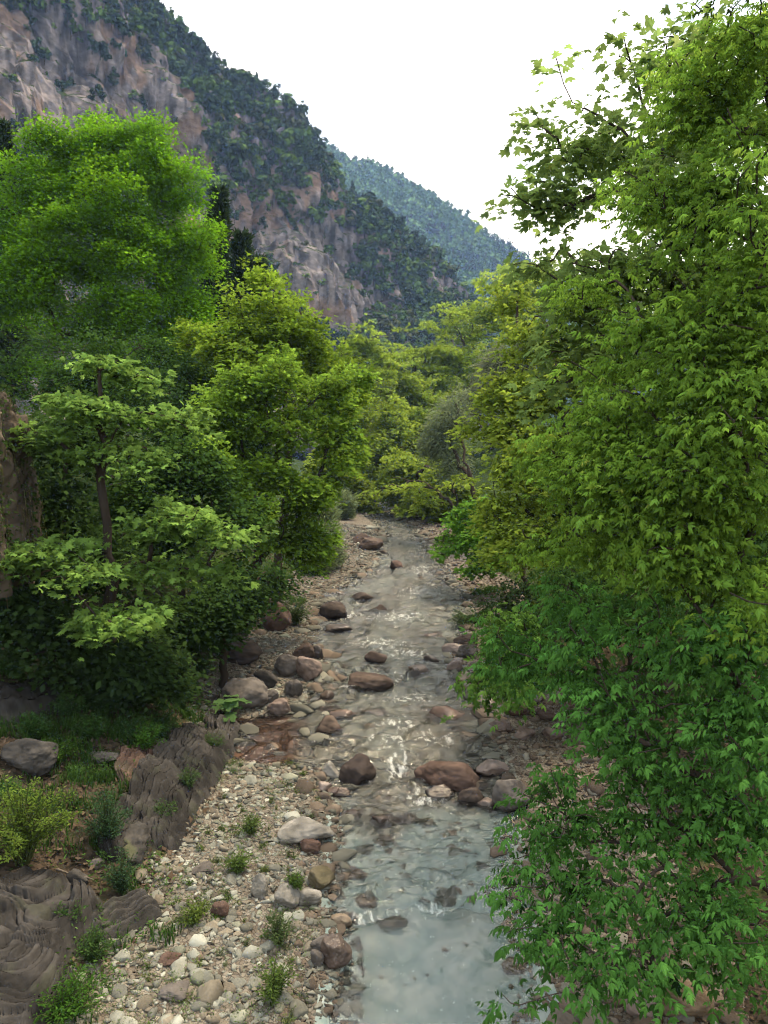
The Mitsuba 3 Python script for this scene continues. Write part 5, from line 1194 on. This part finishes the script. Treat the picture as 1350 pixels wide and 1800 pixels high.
for i, w_ in enumerate([
    ('bank_shrub', -4.95, 10.01, 0.82, 1.29, 900, (0.115, 0.185, 0.035), 'yellow green leafy shrub at the left edge above the swirled outcrop', 'shrub', {'leaf': 0.055, 'stems': 45}),
    ('bank_shrub', -4.12, 10.92, 0.46, 1.02, 520, (0.045, 0.095, 0.045), 'bluish green feathery shrub right of the yellow green one', 'shrub', {'leaf': 0.05, 'stems': 40}),
    ('bank_shrub', -3.64, 10.11, 0.27, 0.71, 260, (0.045, 0.09, 0.045), 'bluish green plant in front of the striped outcrop', 'shrub', {'leaf': 0.045, 'stems': 24}),
    ('bank_shrub', -4.46, 13.79, 0.45, 0.67, 300, (0.06, 0.15, 0.025), 'bright green clump of herbs on the left slope', 'plant', {'leaf': 0.06, 'stems': 30}),
    ('bank_shrub', -3.51, 7.84, 0.45, 0.6, 420, (0.05, 0.125, 0.02), 'bright green clump of herbs at the bottom left edge', 'plant', {'leaf': 0.045, 'stems': 50}),
    ('bank_shrub', -5.12, 17.4, 0.48, 0.96, 300, (0.04, 0.09, 0.025), 'dark green fern like clump at the foot of the shaded bank', 'plant', {'leaf': 0.07, 'stems': 30}),
    ('bank_shrub', -3.53, 8.8, 0.24, 0.48, 220, (0.05, 0.1, 0.03), 'low green plant between the swirled outcrop and the pebbles', 'plant', {'leaf': 0.045, 'stems': 24}),
    ('bank_shrub', -5.56, 12.54, 0.46, 0.51, 320, (0.055, 0.12, 0.022), 'green herbs beside the big dark grey boulder', 'plant', {'leaf': 0.06, 'stems': 34}),
    ('bank_shrub', -2.2, 12.06, 0.23, 0.41, 140, (0.085, 0.135, 0.04), 'pale green weed clump at the upper end of the pebbles', 'plant', {'leaf': 0.05, 'stems': 16}),
    ('bank_shrub', -2.17, 10.91, 0.28, 0.43, 170, (0.09, 0.15, 0.04), 'yellowish weed clump left of the pale mottled boulder', 'plant', {'leaf': 0.05, 'stems': 18}),
    ('bank_shrub', -1.37, 9.44, 0.26, 0.51, 180, (0.07, 0.11, 0.045), 'greyish green weed clump in front of the row of pale boulders', 'plant', {'leaf': 0.045, 'stems': 20}),
    ('bank_shrub', -1.3, 8.44, 0.24, 0.56, 180, (0.085, 0.14, 0.035), 'leafy weed clump near the bottom of the gravel bar', 'plant', {'leaf': 0.05, 'stems': 18}),
    ('bank_shrub', -2.56, 9.77, 0.22, 0.35, 150, (0.1, 0.15, 0.035), 'yellow green weed clump beside the reddish angular stone', 'plant', {'leaf': 0.05, 'stems': 16}),
    ('bank_shrub', -1.26, 10.44, 0.18, 0.33, 130, (0.08, 0.14, 0.035), 'green weed growing on the row of pale boulders', 'plant', {'leaf': 0.045, 'stems': 14, 'dz': 0.1}),
    ('bank_shrub', 2.94, 26.64, 0.61, 0.82, 200, (0.06, 0.1, 0.035), 'green plant on the right shore by the narrow part of the stream', 'plant', {'leaf': 0.1, 'stems': 24}),
    ('bank_shrub', -3.08, 26.16, 0.6, 1.01, 200, (0.06, 0.1, 0.035), 'thin green plant on the left bank behind the dark boulders', 'plant', {'leaf': 0.1, 'stems': 24}),
    ('fern', -7.32, 14.85, 0.37, 0.6, 260, (0.045, 0.105, 0.028), 'soft green fern like plant growing in the dead leaves of the shaded left bank', 'fern', {'leaf': 0.065, 'stems': 26, 'group': 'ferns of the left bank'}),
    ('fern', -6.61, 14.76, 0.45, 0.52, 260, (0.045, 0.105, 0.028), 'soft green fern like plant growing in the dead leaves of the shaded left bank', 'fern', {'leaf': 0.065, 'stems': 26, 'group': 'ferns of the left bank'}),
    ('fern', -6.36, 15.86, 0.42, 0.59, 260, (0.045, 0.105, 0.028), 'soft green fern like plant growing in the dead leaves of the shaded left bank', 'fern', {'leaf': 0.065, 'stems': 26, 'group': 'ferns of the left bank'}),
    ('fern', -5.61, 15.77, 0.45, 0.63, 260, (0.045, 0.105, 0.028), 'soft green fern like plant growing in the dead leaves of the shaded left bank', 'fern', {'leaf': 0.065, 'stems': 26, 'group': 'ferns of the left bank'}),
    ('fern', -5.99, 14.07, 0.31, 0.56, 260, (0.045, 0.105, 0.028), 'soft green fern like plant growing in the dead leaves of the shaded left bank', 'fern', {'leaf': 0.065, 'stems': 26, 'group': 'ferns of the left bank'}),
    ('fern', -5.48, 14.73, 0.33, 0.48, 260, (0.045, 0.105, 0.028), 'soft green fern like plant growing in the dead leaves of the shaded left bank', 'fern', {'leaf': 0.065, 'stems': 26, 'group': 'ferns of the left bank'}),
    ('fern', -5.15, 15.81, 0.33, 0.59, 260, (0.045, 0.105, 0.028), 'soft green fern like plant growing in the dead leaves of the shaded left bank', 'fern', {'leaf': 0.065, 'stems': 26, 'group': 'ferns of the left bank'}),
    ('fern', -6.13, 12.95, 0.26, 0.58, 260, (0.045, 0.105, 0.028), 'soft green fern like plant growing in the dead leaves of the shaded left bank', 'fern', {'leaf': 0.065, 'stems': 26, 'group': 'ferns of the left bank'}),
    ('fern', -4.88, 17.46, 0.51, 0.56, 260, (0.045, 0.105, 0.028), 'soft green fern like plant growing in the dead leaves of the shaded left bank', 'fern', {'leaf': 0.065, 'stems': 26, 'group': 'ferns of the left bank'}),
    ('fern', -4.72, 19.02, 0.49, 0.72, 260, (0.045, 0.105, 0.028), 'soft green fern like plant growing in the dead leaves of the shaded left bank', 'fern', {'leaf': 0.065, 'stems': 26, 'group': 'ferns of the left bank'}),
    ('fern', -5.63, 11.1, 0.29, 0.38, 260, (0.045, 0.105, 0.028), 'soft green fern like plant growing in the dead leaves of the shaded left bank', 'fern', {'leaf': 0.065, 'stems': 26, 'group': 'ferns of the left bank'}),
    ('fern', -4.51, 14.85, 0.46, 0.55, 260, (0.045, 0.105, 0.028), 'soft green fern like plant growing in the dead leaves of the shaded left bank', 'fern', {'leaf': 0.065, 'stems': 26, 'group': 'ferns of the left bank'}),
    ('fern', -4.86, 14.2, 0.44, 0.55, 260, (0.045, 0.105, 0.028), 'soft green fern like plant growing in the dead leaves of the shaded left bank', 'fern', {'leaf': 0.065, 'stems': 26, 'group': 'ferns of the left bank'}),
    ('fern', -5.35, 13.51, 0.31, 0.49, 260, (0.045, 0.105, 0.028), 'soft green fern like plant growing in the dead leaves of the shaded left bank', 'fern', {'leaf': 0.065, 'stems': 26, 'group': 'ferns of the left bank'}),
    ('fern', -4.61, 21.22, 0.47, 0.93, 260, (0.045, 0.105, 0.028), 'soft green fern like plant growing in the dead leaves of the shaded left bank', 'fern', {'leaf': 0.065, 'stems': 26, 'group': 'ferns of the left bank'}),
    ('fern', -5.21, 19.8, 0.58, 0.86, 260, (0.045, 0.105, 0.028), 'soft green fern like plant growing in the dead leaves of the shaded left bank', 'fern', {'leaf': 0.065, 'stems': 26, 'group': 'ferns of the left bank'}),
    ('bank_shrub', -3.44, 12.91, 0.21, 0.43, 140, (0.06, 0.11, 0.04), 'small green plant rooted in the long striped outcrop', 'plant', {'leaf': 0.045, 'stems': 14, 'dz': 0.15}),
    ('bank_shrub', -3.55, 11.88, 0.25, 0.4, 160, (0.055, 0.11, 0.035), 'green clump between the long striped outcrop and the lower one', 'plant', {'leaf': 0.045, 'stems': 18, 'dz': 0.08}),
    ('bank_shrub', -3.95, 9.06, 0.19, 0.41, 150, (0.05, 0.11, 0.03), 'green plant at the right end of the dark swirled outcrop', 'plant', {'leaf': 0.045, 'stems': 18, 'dz': 0.05}),
    ('bank_shrub', -3.53, 15.27, 0.25, 0.42, 130, (0.055, 0.11, 0.03), 'green clump at the upper end of the long striped outcrop', 'plant', {'leaf': 0.045, 'stems': 14, 'dz': 0.15})]):
    weed(*w_[:-1], seed=i, **w_[-1])
# small weeds among the pebbles
wp = scatter(110, 7.6, 17, lane(3, 0.1), lane(1, -0.15), 1.0, rngp)
for i, (x, y) in enumerate(wp):
    g = np.array([(0.075, 0.12, 0.03), (0.11, 0.15, 0.05), (0.06, 0.11, 0.025), (0.10, 0.13, 0.07)][i % 4])
    weed('gravel_weed', x, y, rngp.uniform(0.04, 0.12), rngp.uniform(0.05, 0.17), 20, g, 'small weed growing between the pebbles of the left gravel bar', 'weed', leaf=rngp.uniform(0.02, 0.04), group='weeds among the pebbles', seed=500 + i, stems=6)
x0, y0 = (-3.58, 17.27)
key = numbered('butterbur')
tag(key, 'plant with big round pale green leaves by the largest grey boulder', 'plant')
for k in range(11):
    r = np.random.default_rng(600 + k)
    a, d = r.random() * 2 * np.pi, 0.42 * math.sqrt(r.random())
    c = np.array([x0 + math.cos(a) * d, y0 + math.sin(a) * d, float(ground(x0, y0)) + r.uniform(0.2, 0.55)])
    ring = np.linspace(0.25, 2 * np.pi - 0.25, 12)
    rr = r.uniform(0.13, 0.22)
    wob = 1 + 0.10 * np.cos(ring * 7)
    lv = np.vstack([[[0, 0, -0.03]], np.stack([np.cos(ring) * rr * wob, np.sin(ring) * rr * wob, 0.03 * np.cos(ring * 5) + 0 * ring], -1), [[0, 0, -0.03]]])
    lf = np.array([[0, i, i + 1] for i in range(1, 12)])
    R = frames(np.array([[math.cos(a), math.sin(a), -0.3]]), np.array([[math.cos(a) * 0.35 + r.normal() * 0.2, math.sin(a) * 0.35 - 0.2, 1.0]]))[0]
    lv = lv @ R.T + c
    k1 = part_key(key, 'leaf')
    scene[k1] = mikit.ply((lv, lf), 'leaf_material', smooth=True, color=np.tile(np.array([[0.10, 0.19, 0.07]]) * r.uniform(0.8, 1.2), (len(lv), 1)))
    st = tube(polyline([[x0, y0, float(ground(x0, y0)) - 0.05], [(x0 + c[0]) / 2, (y0 + c[1]) / 2, c[2] * 0.5 + float(ground(x0, y0)) * 0.5 + 0.04], c + [0, 0, -0.03]], 5), 0.008, 5)
    scene[part_key(key, 'stalk')] = mikit.ply(st, 'bark_material', smooth=True, color=np.tile([[0.10, 0.13, 0.05]], (len(st[0]), 1)))
# fallen leaves on the banks
n = 15000
pl = scatter(n, 6, 40, lambda y: np.interp(y, EDGES[:, 0], EDGES[:, 3]) - 6.0, lambda y: np.interp(y, EDGES[:, 0], EDGES[:, 3]) + 0.1, 1.0, rngp)
pr = scatter(n, 5, 40, lane(2, 1.0), lane(2, 7), 1.0, rngp)
for key, pp, text in (('leaf_litter', pl, 'dry brown fallen leaves lying on the left bank'), ('leaf_litter_001', pr, 'dry brown fallen leaves lying under the trees of the right bank')):
    z = ground(pp[:, 0], pp[:, 1]) + 0.015 + 0.02 * rngp.random(len(pp))
    nn = unit(rngp.normal(size=(len(pp), 3)) * 0.35 + [0, 0, 1])
    v, f = stamp(*RHOMB, np.column_stack([pp, z]), frames(unit(rngp.normal(size=(len(pp), 3))), nn), rngp.uniform(0.05, 0.12, len(pp)))
    c = np.array([(0.085, 0.06, 0.04), (0.055, 0.041, 0.03), (0.13, 0.098, 0.07), (0.07, 0.056, 0.042)])[rngp.integers(0, 4, len(pp))]
    scene[key] = mikit.ply((v, f), 'far_leaf_material', color=np.repeat(c, 4, 0))
    tag(key, text, 'leaves', kind='stuff')
# dead sticks
for i, (p0, p1, r0, text) in enumerate([((-4.53, 10.1, 0.78), (-3.98, 10.0, 0.69), 0.018, 'grey dead stick above the swirled outcrop'), ((-3.14, 17.41, 0.28), (-2.54, 17.92, 0.48), 0.02, 'thin branch lying at the edge of the brown side pool'), ((-2.98, 8.4, 0.3), (-2.8, 8.59, 0.31), 0.012, 'short pale stick on the pebbles near the bottom'), ((4.92, 14.33, 0.48), (6.44, 15.09, 1.38), 0.03, 'bare grey branch lying under the low leafy tree'), ((-1.89, 71.69, 0.89), (-0.66, 67.62, 1.0), 0.1, 'dark log at the head of the stream')]):
    rr = np.random.default_rng(70 + i)
    pts = polyline([p0, p1], 8)
    pts[1:-1] += rr.normal(size=(6, 3)) * 0.03 * np.linalg.norm(np.array(p1) - p0)
    key = numbered('stick')
    scene[key] = bark_mesh(tube(pts, np.linspace(r0, r0 * 0.4, 8), 6), 'grey', 70 + i)
    tag(key, text, 'stick')

# ------------------------------------------------------------------ haze
scene['air'] = {'type': 'homogeneous', 'albedo': {'type': 'rgb', 'value': (0.93, 0.95, 0.97)}, 'sigma_t': {'type': 'rgb', 'value': (0.00009, 0.00014, 0.00026)}}
scene['haze'] = {'type': 'cube', 'to_world': T().translate([0, 1000, 340]).scale([2600, 2700, 345]), 'bsdf': {'type': 'null'}, 'interior': {'type': 'ref', 'id': 'air'}}
tag('haze', 'thin bluish mountain haze', kind='stuff')
scene['camera']['medium'] = {'type': 'ref', 'id': 'air'}
